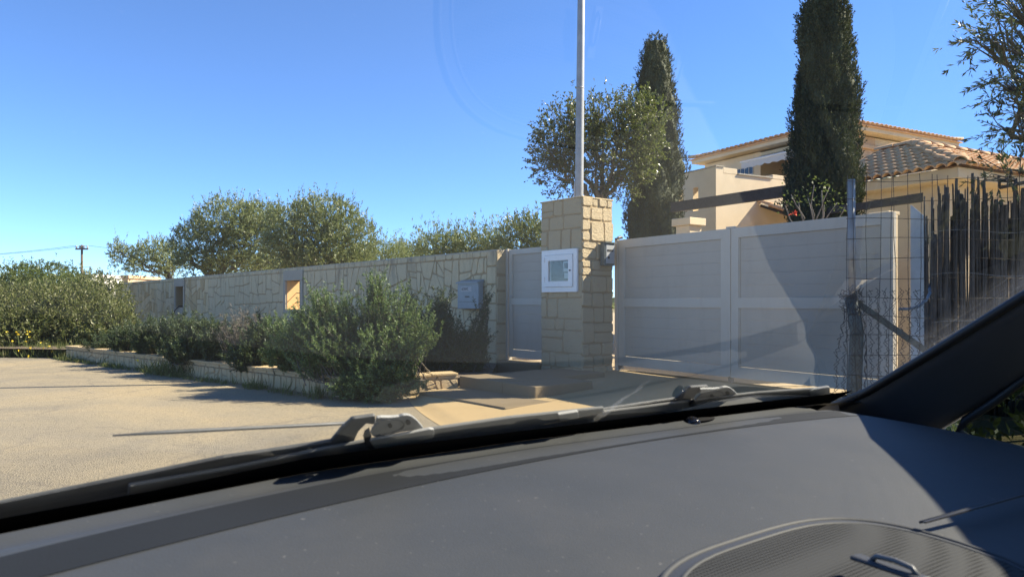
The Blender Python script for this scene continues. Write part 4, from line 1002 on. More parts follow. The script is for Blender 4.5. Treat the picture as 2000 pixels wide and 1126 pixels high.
# round evergreen behind the pillar
rt = [lob(1110, 270, 13.5, .62, .7, .62), lob(1080, 310, 13.4, .42, .6, .5), lob(1165, 245, 13.6, .6, .7, .42), lob(1215, 265, 13.5, .6, .7, .72), lob(1165, 320, 13.3, .75, .8, .6), lob(1215, 345, 13.4, .45, .5, .38), lob(1245, 290, 13.3, .45, .5, .6), lob(1100, 350, 13.3, .35, .4, .3)]
p = P(1168, 588, 13.6); fkp = P(1170, 395, 13.5)
tree('round_tree', 'round topped small leaved evergreen tree behind the lamp post', 'tree', (p.x, p.y, GZ), rt, 1900, 11, .056, .027, .22, M['ficus'], M['bark_pale'], 40, .085, fork=fkp, spread=1.0, twigs=420, shell=.62, spikes=180,
     extra=([lob(1255, 245, 13.2, .42, .5, .55), lob(1262, 285, 13.2, .28, .4, .38), lob(1240, 330, 13.2, .3, .4, .35)], 430, M['ficus_yellow']))

def cypress(label, base, H, prof, seed, n, z_lo, mat=M['cypress'], lean=0.0):
    """columnar cypress: dense upright sprays over a lumpy spindle"""
    rng = np.random.default_rng(seed); base = Vector(base); t = thing('cypress_tree', label, 'tree', base, 'columnar cypress trees')
    zz = np.array([q[0] for q in prof]); rr = np.array([q[1] for q in prof])
    ph = rng.uniform(0, 6.28, 6)
    def R(z, th):
        l = .10 * np.sin(3 * th + ph[0] + z * 2.3) + .10 * np.sin(5 * th + ph[1] - z * 3.9) + .07 * np.sin(8 * th + ph[2] + z * 7.5) + .07 * np.sin(2 * th + ph[3] + z * 5.1) + .05 * np.sin(13 * th + z * 13 + ph[4])
        return np.interp(z, zz, rr) * (1 + l)
    z = rng.uniform(z_lo, H, n * 3); keep = rng.random(n * 3) < np.interp(z, zz, rr) / rr.max(); z = z[keep][:n]; m = len(z); th = rng.uniform(0, 2 * np.pi, m)
    r = R(z, th) * rng.uniform(.84, 1.02, m)
    o = np.stack([base.x + lean * z + np.cos(th) * r, base.y + np.sin(th) * r, z], 1)
    d = unit(np.stack([np.cos(th) * .3, np.sin(th) * .3, np.ones(m)], 1) + rng.normal(size=(m, 3)) * .25)
    V, F = sprigs(o, d, .10 * rng.uniform(.5, 1.4, m), 14, .034, .0125, rng, .7); npmesh('crown', V, F, mat, t)
    mb = MB()
    mb.grid(lambda u, v: (base.x + lean * (z_lo + (H - .15 - z_lo) * v) + math.cos(u * 6.2832) * float(R(z_lo + (H - .15 - z_lo) * v, u * 6.2832)) * .86, base.y + math.sin(u * 6.2832) * float(R(z_lo + (H - .15 - z_lo) * v, u * 6.2832)) * .86, z_lo + (H - .15 - z_lo) * v), 40, 70)
    mb.build('inner_foliage', mat, t, True)
    MB().tube([base - Z3 * .1, base + Z3 * (z_lo + .5) + Vector((lean * z_lo, 0, 0))], [.11, .09], 8).build('trunk', M['bark'], t, True)
def prof_px(Y, rows):  # rows: (photo row, half width in photo pixels)
    return sorted([(CAMZ - (y - HOR) / FPX * Y, w / FPX * Y * .86) for y, w in rows])
c1 = P(1281, 588, 15.0)
cypress('dark columnar cypress standing partly behind the round tree', (c1.x, c1.y, GZ), P(0, 68, 15).z, prof_px(15, [(68, 3), (85, 20), (120, 32), (180, 41), (260, 51), (340, 57), (400, 60), (470, 61), (600, 54), (680, 32)]), 50, 8000, .5, lean=.0)
c2 = P(1611, 588, 9.75)
cypress('tall dark columnar cypress in front of the villa corner', (c2.x, c2.y, GZ), P(0, -22, 9.75).z, prof_px(9.75, [(-22, 4), (0, 30), (40, 46), (80, 53), (150, 56), (230, 63), (300, 70), (360, 72), (420, 70), (560, 60), (690, 35)]), 51, 12000, .5)
# thin flowering shrub in front of that cypress
rng_ = np.random.default_rng(60); p = P(1585, 588, 8.95); b = Vector((p.x, p.y, GZ))
hs_ = thing('hibiscus_shrub', 'thin twiggy shrub with a red flower above the driveway gate', 'shrub', b)
mb = MB(); ends = []
for px, py in ((1545, 380), (1560, 395), (1590, 362), (1605, 372), (1620, 365), (1635, 395), (1578, 385), (1610, 400), (1650, 405), (1533, 400)):
    q = P(px, py, 8.9 + rng_.uniform(-.2, .2)); limb(mb, b + Z3 * 1.6, q, .014, .005, rng_, 5, .12); ends.append(np.array(q))
limb(mb, b - Z3 * .1, b + Z3 * 1.62, .03, .02, rng_); mb.build('stems', M['bark_pale'], hs_, True)
o = np.repeat(np.array(ends), 13, 0) + rng_.normal(size=(130, 3)) * .07; V, F = leaves(o, unit(rng_.normal(size=(130, 3)) + np.array([0, 0, .4])), .045, .024, rng_); npmesh('leaves', V, F, M['shrub_b'], hs_)
fl = P(1549, 418, 8.75); V, F = leaves(np.repeat(np.array([fl]), 7, 0), unit(rng_.normal(size=(7, 3)) + np.array([-.2, -.8, .2])), .06, .05, rng_); npmesh('flower', V, F, M['flower_red'], hs_)

# rosemary
def rosemary(name, label, base, stems, mat, seed, needles=60, L=.034, W=.0075, group=None, bark=M['dry'], cat='shrub', rs=.12):
    """stems: list of tips (world); each a curved shoot clothed in needles"""
    rng = np.random.default_rng(seed); base = Vector(base); t = thing(name, label, cat, base, group)
    B, Dn = [], []; mb = MB()
    for tip in stems:
        tip = Vector(tip); rt_ = base + Vector((rng.normal() * rs, rng.normal() * rs * .5, 0))
        rt_.x += (tip.x - rt_.x) * min(.45, rs)
        mid = rt_.lerp(tip, .5) + Vector((rng.normal() * .05, rng.normal() * .05, -.10 + .05 * rng.normal()))
        pts = [np.array(rt_.lerp(mid, s).lerp(mid.lerp(tip, s), s)) for s in np.linspace(0, 1, 9)]
        mb.tube([Vector(q) for q in pts[::2]], [.008, .006, .005, .004, .003], 4, False)
        pts = np.array(pts); side = int(rng.integers(2, 5))
        shoots = [(pts[4:], needles)]
        for s in range(side):     # side shoots
            k = int(rng.integers(4, 9)); o = pts[min(k, 8)]; dd = unit(unit(pts[8] - pts[4]) + rng.normal(size=3) * .42 + np.array([0, 0, .3])); ln = rng.uniform(.10, .22)
            shoots.append((np.array([o + dd * ln * s2 for s2 in np.linspace(0, 1, 4)]), int(needles * .55)))
        for path, n in shoots:
            u = rng.uniform(0, len(path) - 1.001, n); i = u.astype(int); f = (u - i)[:, None]
            q = path[i] * (1 - f) + path[i + 1] * f; ax = unit(path[i + 1] - path[i])
            B.append(q); Dn.append(unit(ax * .8 + unit(rng.normal(size=(n, 3))) * .9))
    B = np.concatenate(B); Dn = np.concatenate(Dn)
    V, F = leaves(B, Dn, L * rng.uniform(.7, 1.3, len(B)), W, rng); npmesh('foliage', V, F, mat, t); mb.build('stems', bark, t)
    return t
def fan(n, rng, spots):
    """tips picked around seen places: (px, py, Y, sx, sz, sy, weight)"""
    w = np.array([s[6] for s in spots], float); k = rng.choice(len(spots), n, p=w / w.sum()); out = []
    for i in k:
        s = spots[i]; p = P(s[0], s[1], s[2]); d = unit(rng.normal(size=3)) * rng.uniform(0, 1) ** .45
        out.append(p + Vector((d[0] * s[3], d[1] * s[5], d[2] * s[4])))
    return out
r_ = np.random.default_rng(70)
rosemary('rosemary_bush', 'large sunlit rosemary bush spilling over the planter onto the road', (-1.85, 9.55, .2), fan(860, r_, [(590, 620, 9.6, .28, .16, .3, 2), (570, 660, 9.6, .3, .2, .3, 2.5), (610, 700, 9.3, .35, .15, .3, 2.5), (840, 650, 9.2, .16, .12, .2, 1), (625, 590, 9.5, .25, .2, .3, 1.5), (640, 600, 9.5, .32, .25, .3, 2), (690, 610, 9.4, .4, .3, .35, 3), (740, 575, 9.5, .22, .28, .3, 2), (765, 610, 9.3, .3, .3, .35, 3), (790, 660, 9.2, .3, .3, .35, 3), (640, 660, 9.2, .35, .3, .3, 3), (600, 650, 9.5, .3, .25, .3, 2), (655, 690, 9.1, .4, .25, .3, 3), (740, 690, 9.0, .4, .3, .35, 4), (725, 745, 8.85, .36, .2, .28, 4), (735, 772, 8.75, .35, .12, .2, 2.5), (690, 755, 8.95, .3, .15, .2, 2), (790, 745, 8.9, .25, .2, .25, 2), (730, 550, 9.5, .1, .12, .12, .8), (820, 625, 9.3, .2, .15, .25, 1.2)]), M['rosemary'], 71, 62, .038, .0105, rs=.4)
rosemary('rosemary_bush', 'pale tipped rosemary shoots reaching left over the planter edge', (-3.0, 10.3, .2), fan(170, r_, [(535, 690, 9.9, .15, .08, .25, 1), (560, 690, 9.9, .3, .14, .3, 3), (545, 650, 10.2, .22, .16, .3, 2), (600, 690, 9.7, .3, .15, .3, 2), (590, 640, 10.0, .2, .15, .3, 1)]), M['rosemary'], 72, 60, .040, .0115)
rosemary('rosemary_bush', 'dark rosemary mass growing against the wall left of the small gate', (-1.15, 11.0, .2), fan(560, r_, [(830, 700, 10.6, .35, .2, .3, 2.5), (850, 610, 11.2, .25, .22, .2, 1.5), (830, 640, 10.9, .3, .25, .3, 2), (870, 650, 10.9, .35, .28, .3, 3), (920, 668, 11.0, .3, .2, .3, 3), (900, 700, 10.7, .45, .2, .3, 4), (948, 600, 11.3, .07, .3, .12, .7), (860, 590, 11.3, .2, .2, .2, 1), (800, 590, 11.2, .2, .2, .2, 1)]), M['rosemary_shade'], 73, 60, .040, .0105, rs=.45)
for i, (px, py, Y, sx, sz, n, lab) in enumerate(((255, 660, 14.0, .5, .33, 150, 'dark rosemary clump at the far left planter end'), (300, 655, 13.3, .42, .36, 150, 'dark rosemary clump below the left wall niche'), (342, 652, 12.8, .40, .36, 150, 'dark rosemary clump with the black hose behind it'),
                                          (393, 655, 12.1, .42, .34, 170, 'broad rosemary clump in the middle of the planter'), (432, 662, 11.7, .36, .30, 150, 'rounded rosemary clump left of the dry lavender'), (522, 666, 10.9, .36, .32, 170, 'shaded rosemary clump under the right wall niche'), (215, 672, 15.0, .5, .25, 120, 'low dark rosemary trailing over the far left planter edge'), (365, 684, 12.0, .4, .2, 120, 'low rosemary trailing over the planter edge behind the dry weeds'), (490, 694, 10.8, .36, .2, 120, 'low rosemary trailing over the planter edge right of the dry lavender'))):
    p = P(px, py, Y); rosemary('rosemary_bush', lab, (p.x, p.y, .2), [p + Vector((d[0] * sx, d[1] * sx, d[2] * sz)) for d in unit(r_.normal(size=(n, 3))) * r_.uniform(.3, 1, (n, 1))], M['rosemary_shade'], 80 + i, 60, .046, .013, 'shaded rosemary clumps in the planter')
p = P(474, 664, 11.4); rosemary('dry_lavender', 'dry grey brown twiggy lavender between two rosemary clumps', (p.x, p.y, .2), [p + Vector((d[0] * .38, d[1] * .35, abs(d[2]) * .35 + .05)) for d in unit(r_.normal(size=(80, 3)))], M['dry'], 90, 26, .06, .007)
# hedge of shrubs on the left, past the planter
hed = [(20, 622, 17.5, 1.3, .95, .72, 'shrub'), (85, 618, 18.5, 1.2, 1.0, .8, 'shrub'), (150, 622, 17.8, 1.0, .9, .75, 'shrub'), (190, 606, 19, .8, .9, .95, 'shrub'), (222, 645, 17.5, .5, .5, .45, 'shrub'), (20, 556, 30, 1.6, 1.3, .75, 'shrub_b'), (85, 553, 29, 1.5, 1.3, .75, 'shrub_b'), (140, 575, 26, 1.3, 1.2, .65, 'shrub_b'), (-60, 612, 18, 1.3, 1.0, .85, 'shrub')]
labs = ['leafy shrub at the far left road bend with yellow flowers at its foot', 'tall leafy shrub in the middle of the left hedge', 'leafy shrub right of the yellow flowers on the left', 'dark leafy shrub leaning on the far left wall end', 'small dark shrub in front of the far left wall end', 'light green rounded bush at the left picture edge behind the hedge', 'light green rounded bush left of the brown power pole', 'light green bush just below the brown power pole', 'leafy shrub cut off by the left picture edge']
for i, (px, py, Y, rx, ry, rz, mt) in enumerate(hed):
    p = P(px, py, Y); tree('hedge_shrub', labs[i], 'shrub', (p.x, p.y, .0), [(p.x, p.y, p.z, rx, ry, rz), (p.x - rx * .5, p.y - .3, p.z - rz * .5, rx * .7, ry * .7, rz * .7), (p.x + rx * .5, p.y - .2, p.z - rz * .45, rx * .7, ry * .7, rz * .75), (p.x, p.y - .5, max(.35, p.z - rz * .9), rx * .9, ry * .7, rz * .5)], 1500, 11, .075 if Y < 22 else .10, .03 if Y < 22 else .036, .22, M[mt], M['bark'], 100 + i, .05, group='shrubs of the left hedge', spread=1.0, spikes=160, stems=3)
# far wood line beyond
rngf = np.random.default_rng(130); fo = np.stack([rngf.uniform(-150, 60, 9000), rngf.uniform(95, 125, 9000), rngf.uniform(0, 1, 9000)], 1); fo[:, 2] *= 2.6 + 1.2 * np.sin(fo[:, 0] * .23) + .8 * np.sin(fo[:, 0] * .71)
V, F = leaves(fo, unit(rngf.normal(size=(9000, 3)) + np.array([0, 0, .6])), .9, .7, rngf); tag(npmesh('far_trees', V, F, M['olive']), 'hazy line of olive groves on the far horizon', 'trees', kind='stuff')
# near olive on the right
olr = [lob(1990, 60, 6.3, .42, .4, .32), lob(1935, 78, 6.2, .2, .25, .12), lob(1975, 150, 6.3, .2, .3, .16), lob(2010, 215, 6.3, .35, .35, .25), lob(1965, 250, 6.2, .2, .25, .13), lob(1950, 345, 6.0, .2, .25, .1), lob(1995, 330, 6.1, .22, .25, .12), lob(2090, 60, 6.5, .6, .6, .5), lob(2110, 230, 6.5, .6, .6, .5), lob(2000, 0, 6.3, .35, .35, .2)]
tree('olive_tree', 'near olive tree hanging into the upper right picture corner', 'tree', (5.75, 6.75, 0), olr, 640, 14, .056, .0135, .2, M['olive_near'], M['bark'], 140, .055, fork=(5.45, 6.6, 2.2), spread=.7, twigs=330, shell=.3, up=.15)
# hedge bottom seen through the car's side window, shade put into the leaf colour
p0 = Vector((3.3, 3.4, 0)); tree('hedge_shrub', 'dense dark shrub seen through the small side window of the car', 'shrub', (3.6, 3.3, 0), [(3.6, 3.3, .55, .9, .6, .5), (2.9, 3.55, .4, .6, .5, .4), (4.4, 2.9, .6, .9, .6, .55)], 700, 9, .06, .03, .2, M['rosemary_shade'], M['bark'], 150, .04, stems=3, spikes=40)
# grass, weeds and flowers
def tuft(B, Dn, LL, c, n, h, sp, rng):
    o = np.array(c) + rng.normal(size=(n, 3)) * np.array([sp, sp, 0]); B.append(o); Dn.append(unit(rng.normal(size=(n, 3)) * .38 + np.array([0, 0, 1]))); LL.append(h * rng.uniform(.4, 1.2, n))
rg2 = np.random.default_rng(160); B, Dn, LL = [], [], []
for i in range(150):
    f = rg2.random(); c = PA.lerp(PB, f) + Vector((-.08 - .1 * rg2.random(), -.1 - .1 * rg2.random(), 0)); tuft(B, Dn, LL, c, 9 if rg2.random() < .7 else 26, .09 if rg2.random() < .75 else .2, .05, rg2)
for i in range(240):
    c = Vector((rg2.uniform(-16, -9.6), 0, 0)); c.y = 15.75 + abs(c.x + 9.6) * .09 + rg2.uniform(-.1, 1.0); tuft(B, Dn, LL, c, 22, rg2.uniform(.15, .45), .13, rg2)
pf = P(365, 735, 12.0); 
for i in range(16): tuft(B, Dn, LL, (pf.x + rg2.normal() * .25, pf.y + rg2.normal() * .1, 0), 26, .34, .08, rg2)
B, Dn, LL = map(np.concatenate, (B, Dn, LL)); V, F = leaves(B, Dn, LL, .012, rg2); tag(npmesh('verge_grass', V, F, M['grass']), 'green verge grass and weeds along the planter foot and hedge', 'grass', kind='stuff')
for i, (px, py, Y, n, lab) in enumerate(((82, 690, 15.7, 12, 'clump of yellow flowers beside the left planter end'), (42, 652, 16.4, 8, 'yellow flowering weed under the left hedge'), (66, 676, 16.0, 6, 'sparse yellow flowers between grass at the road bend'), (313, 700, 13.0, 5, 'single tall weed with yellow flowers at the planter foot'))):
    p = P(px, py, Y); t = thing('yellow_weed', lab, 'weed', (p.x, p.y, 0), 'yellow flowering weeds'); rr2 = np.random.default_rng(170 + i)
    hd = np.array(p) + rr2.normal(size=(n, 3)) * np.array([.18, .15, .1]); V, F = leaves(np.repeat(hd, 5, 0), unit(rr2.normal(size=(5 * n, 3)) + np.array([0, -.3, .6])), .035, .03, rr2); npmesh('blossoms', V, F, M['flower'], t)
    mb = MB()
    for h in hd: mb.tube([Vector((h[0] * .3 + p.x * .7, h[1] * .3 + p.y * .7, 0)), Vector((h[0] * .7 + p.x * .3, h[1], h[2] * .6)), Vector(h)], .004, 3, False)
    mb.build('stalks', M['grass'], t)
p = P(350, 700, 12.2); t = thing('dry_weed', 'pale dry weed stalks standing in front of the planter wall', 'weed', (p.x, p.y, 0)); mb = MB()
for px, py in ((347, 686), (362, 690), (330, 705), (375, 705), (352, 700), (340, 714)): mb.tube([Vector((p.x, p.y, 0)), P((px + 356) / 2, (py + 740) / 2, 12.2), P(px, py, 12.1)], [.007, .006, .004], 4, False)
mb.build('stalks', M['dry'], t)

# ------------------------------------------------------------------ the car we look out of
TH = math.radians(36.2)
CF = Vector((-math.sin(TH), math.cos(TH), 0)); CR = Vector((math.cos(TH), math.sin(TH), 0))   # car forward, car right
EYE = Vector((0, 0, CAMZ))
def K(r, f, h): return EYE + CR * r + CF * f + Z3 * h
car = thing('car', 'dark grey dashboard, windscreen pillar and wipers of the car in the foreground', 'car', K(.4, 0, -CAMZ))
SL = math.radians(33); G_F, G_H = .625, -.15                     # windscreen: foot and slope
GNV = CF * math.sin(SL) + Z3 * math.cos(SL); GUP = -CF * math.cos(SL) + Z3 * math.sin(SL)
def glass_bow(r): return -.42 * max(0.0, abs(r - .4) - .36) ** 2      # the screen curves back towards its sides
def on_glass(px, py, off=0.0):
    """where the view through a photo pixel meets the windscreen plane"""
    d = Vector(((px - 1000) / FPX, 1, -(py - HOR) / FPX)); lo, hi = .1, 2.5; q = K(0, G_F, G_H)
    for _ in range(40):
        m = (lo + hi) / 2; p = EYE + d * m
        if (p - q).dot(GNV) - off - glass_bow((p - EYE).dot(CR)) < 0: lo = m
        else: hi = m
    return p
def on_level(px, py, h):
    d = Vector(((px - 1000) / FPX, 1, -(py - HOR) / FPX)); return EYE + d * (h / d.z)
def m_dash():
    m, nt, b = newmat('dashboard_plastic')
    n = noise(nt, 7, 5, .6); c = ramp(nt, n, [(.3, (.040, .044, .047)), (.7, (.050, .053, .055))])
    sp = nt.nodes.new('ShaderNodeMapRange'); sp.inputs[1].default_value = .75; sp.inputs[2].default_value = .78; sp.inputs[4].default_value = .3
    nt.links.new(noise(nt, 260, 1), sp.inputs[0]); c = mixc(nt, sp.outputs[0], c, (.28, .27, .25))      # dust specks
    du = nt.nodes.new('ShaderNodeMapRange'); du.inputs[1].default_value = .5; du.inputs[2].default_value = .8; du.inputs[4].default_value = .35
    nt.links.new(noise(nt, 3.2, 6, .7), du.inputs[0]); c = mixc(nt, du.outputs[0], c, (.085, .08, .07))  # dust film
    nt.links.new(c, b.inputs['Base Color']); b.inputs['Roughness'].default_value = .6; b.inputs['Specular IOR Level'].default_value = .32
    v = nt.nodes.new('ShaderNodeTexVoronoi'); v.inputs['Scale'].default_value = 700; nt.links.new(pos(nt), v.inputs['Vector'])
    bump(nt, b, math_(nt, 'ADD', v.outputs['Distance'], noise(nt, 900, 2)), .18, .0006); return m
M['dash'] = m_dash()
M['trim'] = m_plain('pillar_trim', (.034, .038, .046), .6, 0, .08, 12, .08, 600)
M['rim'] = m_plain('satin_rim', (.055, .058, .06), .6, 0, .05, 9, .05, 120, .2)
M['blade'] = m_plain('sun_faded_rubber', (.10, .103, .10), .65, 0, .1, 8, 0)
M['wiper'] = m_plain('faded_wiper_plastic', (.21, .215, .21), .65, 0, .12, 30, .08, 150)
M['arm'] = m_plain('black_wiper_arm', (.065, .068, .068), .5, 0, .3, 20, .1)
EDGE = [(-.5, .48), (-.25, .535), (0, .567), (.12, .592), (.226, .612), (.45, .615), (.589, .605), (.766, .594), (.983, .578), (1.04, .558), (1.1, .52)]
def fb(r): return float(np.interp(r, [e[0] for e in EDGE], [e[1] for e in EDGE]))
def dash_h(r, v):
    h = -.150 - .016 * (v / .3) ** 2 - (1.2 * max(0, v - .42) ** 1.6)
    h -= .10 * max(0, min(1, (r - .93) / .15)) ** 2
    h += .004 * math.exp(-((v - .02) / .015) ** 2) * -1
    return h
def dash_fn(u, w):
    r = -.5 + 1.58 * u; v = .62 * w ** 1.2; return K(r, fb(r) - v, dash_h(r, v))
dash = MB().grid(dash_fn, 90, 70).build('dashboard', M['dash'], car, True)
MB().grid(lambda u, w: K(-.5 + 1.6 * u, fb(-.5 + 1.6 * u) + .0 + .13 * w, -.1505 - .045 * w), 60, 3).build('dashboard_lip', M['black'], dash, True)
MB().box(K(-.5, -.1, -.62), CR * 1.58, CF * .12, Z3 * .24).build('dashboard_front', M['dash'], dash)
# airbag cover seam and lower panel on the passenger side
sa, sb = on_level(1797, 1019, -.1645), on_level(1960, 974, -.1615)
dsv = (sb - sa).normalized(); sb = sb + dsv * .3
MB().tube([sa - dsv * .0, sa.lerp(sb, .25), sa.lerp(sb, .5), sb], .0011, 6).build('seam_edge', M['rim'], dash, True)
MB().prism([sa - CF * .0015, sb - CF * .0015, sb - CF * .004, sa - CF * .004], Z3 * .0012).build('seam_gap', M['black'], dash)
# tweeter / storage lid with fine grille
def lid_pt(t, s=1.0, dh=0.0):
    c = (.424, .163); ax, ay = .143 * s, .144 * s; w = 2 * math.pi * t; n = .62
    x, y = math.cos(w), math.sin(w); x = math.copysign(abs(x) ** n, x); y = math.copysign(abs(y) ** n, y)
    r, f = c[0] + ax * x, c[1] + ay * y; return K(r, f, dash_h(r, fb(r) - f) + dh)
ring = [i / 72 for i in range(73)]
MB().tube([lid_pt(t, 1.0, .001) for t in ring], .0024, 8, False).build('grille_rim', M['rim'], dash, True)
MB().tube([lid_pt(t, .93, .0025) for t in ring], .0019, 8, False).build('grille_inner_rim', M['rim'], dash, True)
def m_grille():
    m, nt, b = newmat('speaker_grille'); mp = mapping(nt, (1, 1, 1), (0, 0, -TH))
    ck = nt.nodes.new('ShaderNodeTexVoronoi'); ck.inputs['Scale'].default_value = 330; ck.inputs['Randomness'].default_value = 0.0; nt.links.new(mp, ck.inputs['Vector'])
    nt.links.new(ramp(nt, ck.outputs['Distance'], [(.22, (.003, .003, .003)), (.42, (.045, .047, .048))]), b.inputs['Base Color']); b.inputs['Roughness'].default_value = .8; b.inputs['Specular IOR Level'].default_value = .12
    bump(nt, b, ck.outputs['Distance'], .5, .001); return m
MB().grid(lambda u, w: lid_pt(u, .925 * max(w, .001), .0035 + .006 * (1 - w * w)), 72, 12).build('grille', m_grille(), dash, True)
MB().grid(lambda u, w: lid_pt(u, 1.0 - .07 * w, .0015 + .002 * w), 72, 2).build('grille_border', M['trim'], dash, True)
lc = on_level(1722, 1108, -.158); lx = (on_level(1770, 1126, -.158) - on_level(1670, 1092, -.158)).normalized(); ly = Z3.cross(lx)
MB().box(lc - lx * .018 - ly * .005, lx * .045, ly * .010, Z3 * .003).build('latch_plate', M['trim'], dash, False, .002)
MB().tube([lc - lx * .006 + Z3 * .003, lc - lx * .003 + Z3 * .006, lc + lx * .008 + Z3 * .007, lc + lx * .018 + Z3 * .006, lc + lx * .022 + Z3 * .002], .0016, 8).build('latch', m_plain('satin_latch', (.12, .125, .13), .45, .2, .05), dash, True)
# shadow band along the windscreen base, painted as a dark strip on the dashboard
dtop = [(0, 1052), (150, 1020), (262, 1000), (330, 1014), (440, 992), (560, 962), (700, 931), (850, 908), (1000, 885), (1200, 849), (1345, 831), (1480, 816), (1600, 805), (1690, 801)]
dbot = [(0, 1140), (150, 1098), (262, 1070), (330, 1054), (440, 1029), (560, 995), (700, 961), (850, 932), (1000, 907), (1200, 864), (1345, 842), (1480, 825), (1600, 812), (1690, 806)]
M['strip'] = m_plain('painted_shadow_band', (.010, .012, .014), .8, 0, .1, 12, .1, 600, .3)
ds_ = MB()
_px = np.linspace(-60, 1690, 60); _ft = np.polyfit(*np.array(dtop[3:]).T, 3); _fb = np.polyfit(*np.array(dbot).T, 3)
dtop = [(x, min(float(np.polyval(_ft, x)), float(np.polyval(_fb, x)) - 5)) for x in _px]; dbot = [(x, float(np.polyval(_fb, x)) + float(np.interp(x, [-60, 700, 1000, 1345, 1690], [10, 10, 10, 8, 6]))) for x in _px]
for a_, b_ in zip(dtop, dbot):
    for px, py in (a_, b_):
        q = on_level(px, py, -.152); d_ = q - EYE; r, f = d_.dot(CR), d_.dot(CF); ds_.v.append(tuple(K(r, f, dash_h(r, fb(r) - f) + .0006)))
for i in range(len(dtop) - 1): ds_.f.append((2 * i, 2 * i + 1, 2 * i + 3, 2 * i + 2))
ds_.build('dash_shadow_band', M['strip'], dash, True)
# sun sensor dome with a flat black ellipse at its right
sc_ = on_level(1352, 823, -.152)
MB().grid(lambda u, w: sc_ + CR * (math.cos(u * 6.2832) * .011 * math.sin(w * 1.57)) + CF * (math.sin(u * 6.2832) * .011 * math.sin(w * 1.57)) + Z3 * (.009 * math.cos(w * 1.57) - .002), 20, 8).build('sun_sensor', m_plain('smoked_dome', (.01, .01, .012), .08, 0, .05, 5, 0), dash, True)
MB().grid(lambda u, w: sc_ + CR * (.017 + math.cos(u * 6.2832) * .026 * w) + CF * (math.sin(u * 6.2832) * .010 * w) + Z3 * .0016, 24, 2).build('sensor_ellipse', M['black'], dash, True)

# windscreen
glass_m, gnt, gmx = m_glass('windscreen_glass', 1.55, (.985, .99, .985))
def glass_dirt():
    """wiper-missed dust: fan of fine streaks towards the right pillar, a smear low in the middle"""
    nt = gnt
    gp = nt.nodes.new('ShaderNodeNewGeometry').outputs['Position']
    def local(origin, axis, cross):
        s = nt.nodes.new('ShaderNodeVectorMath'); s.operation = 'SUBTRACT'; nt.links.new(gp, s.inputs[0]); s.inputs[1].default_value = origin
        o = []
        for a in (axis, cross):
            d = nt.nodes.new('ShaderNodeVectorMath'); d.operation = 'DOT_PRODUCT'; nt.links.new(s.outputs[0], d.inputs[0]); d.inputs[1].default_value = a; o.append(d.outputs['Value'])
        return o
    def rng_(x, a, b, c, d):
        m = nt.nodes.new('ShaderNodeMapRange'); m.interpolation_type = 'SMOOTHSTEP'; nt.links.new(x, m.inputs[0])
        for i, v in enumerate((a, b, c, d)): m.inputs[1 + i].default_value = v
        return m.outputs[0]
    # streak fan
    a, b = on_glass(1690, 735), on_glass(2000, 520); ax = (b - a).normalized(); cr = GNV.cross(ax).normalized()
    if (on_glass(1900, 500) - a).dot(cr) < 0: cr = -cr
    x, y = local(a, ax, cr)
    ang = math_(nt, 'DIVIDE', y, math_(nt, 'ADD', math_(nt, 'MAXIMUM', x, .0), .05))
    cb = nt.nodes.new('ShaderNodeCombineXYZ'); nt.links.new(math_(nt, 'MULTIPLY', x, 3.0), cb.inputs[0]); nt.links.new(math_(nt, 'MULTIPLY', ang, 55.0), cb.inputs[1])
    st = noise(nt, 1.0, 5, .7, cb.outputs[0]); sp = noise(nt, 220, 3, .6, gp)
    f = math_(nt, 'MULTIPLY', rng_(ang, .14, -.05, 0, 1), rng_(x, -.02, .10, 0, 1))
    f = math_(nt, 'MULTIPLY', f, math_(nt, 'ADD', math_(nt, 'MULTIPLY', rng_(st, .45, .8, .1, 1), .8), math_(nt, 'MULTIPLY', rng_(sp, .55, .75, 0, 1), .3)))
    # smear
    a2, b2 = on_glass(1140, 835), on_glass(1290, 728); ax2 = (b2 - a2).normalized(); cr2 = GNV.cross(ax2).normalized(); x2, y2 = local(a2, ax2, cr2); L2 = (b2 - a2).length
    wob = math_(nt, 'MULTIPLY', math_(nt, 'SUBTRACT', noise(nt, 60, 3, .6, gp), .5), .02)
    e = math_(nt, 'ABSOLUTE', math_(nt, 'ADD', y2, wob)); w2 = rng_(x2, 0, L2, .010, .003)
    g = math_(nt, 'MULTIPLY', rng_(math_(nt, 'DIVIDE', e, w2), 1.0, .5, 0, 1), math_(nt, 'MULTIPLY', rng_(x2, -.01, .015, 0, 1), rng_(x2, L2, L2 * .6, 0, 1)))
    g = math_(nt, 'MULTIPLY', g, rng_(noise(nt, 180, 3, .6, gp), .3, .7, .25, 1))
    tot = math_(nt, 'MINIMUM', math_(nt, 'ADD', math_(nt, 'MULTIPLY', f, .16), math_(nt, 'MULTIPLY', g, .14)), .6)
    tot = math_(nt, 'ADD', tot, math_(nt, 'MULTIPLY', noise(nt, 9, 5, .6, gp), .005))       # overall dust film
    df = nt.nodes.new('ShaderNodeBsdfTranslucent'); df.inputs[0].default_value = (.8, .8, .78, 1)
    d2 = nt.nodes.new('ShaderNodeBsdfDiffuse'); d2.inputs[0].default_value = (.6, .6, .58, 1)
    ad = nt.nodes.new('ShaderNodeMixShader'); ad.inputs[0].default_value = .45; nt.links.new(df.outputs[0], ad.inputs[1]); nt.links.new(d2.outputs[0], ad.inputs[2])
    mx = nt.nodes.new('ShaderNodeMixShader'); nt.links.new(tot, mx.inputs[0]); nt.links.new(gmx.outputs[0], mx.inputs[1]); nt.links.new(ad.outputs[0], mx.inputs[2])
    nt.links.new(mx.outputs[0], nt.nodes['Material Output'].inputs[0])
glass_dirt()
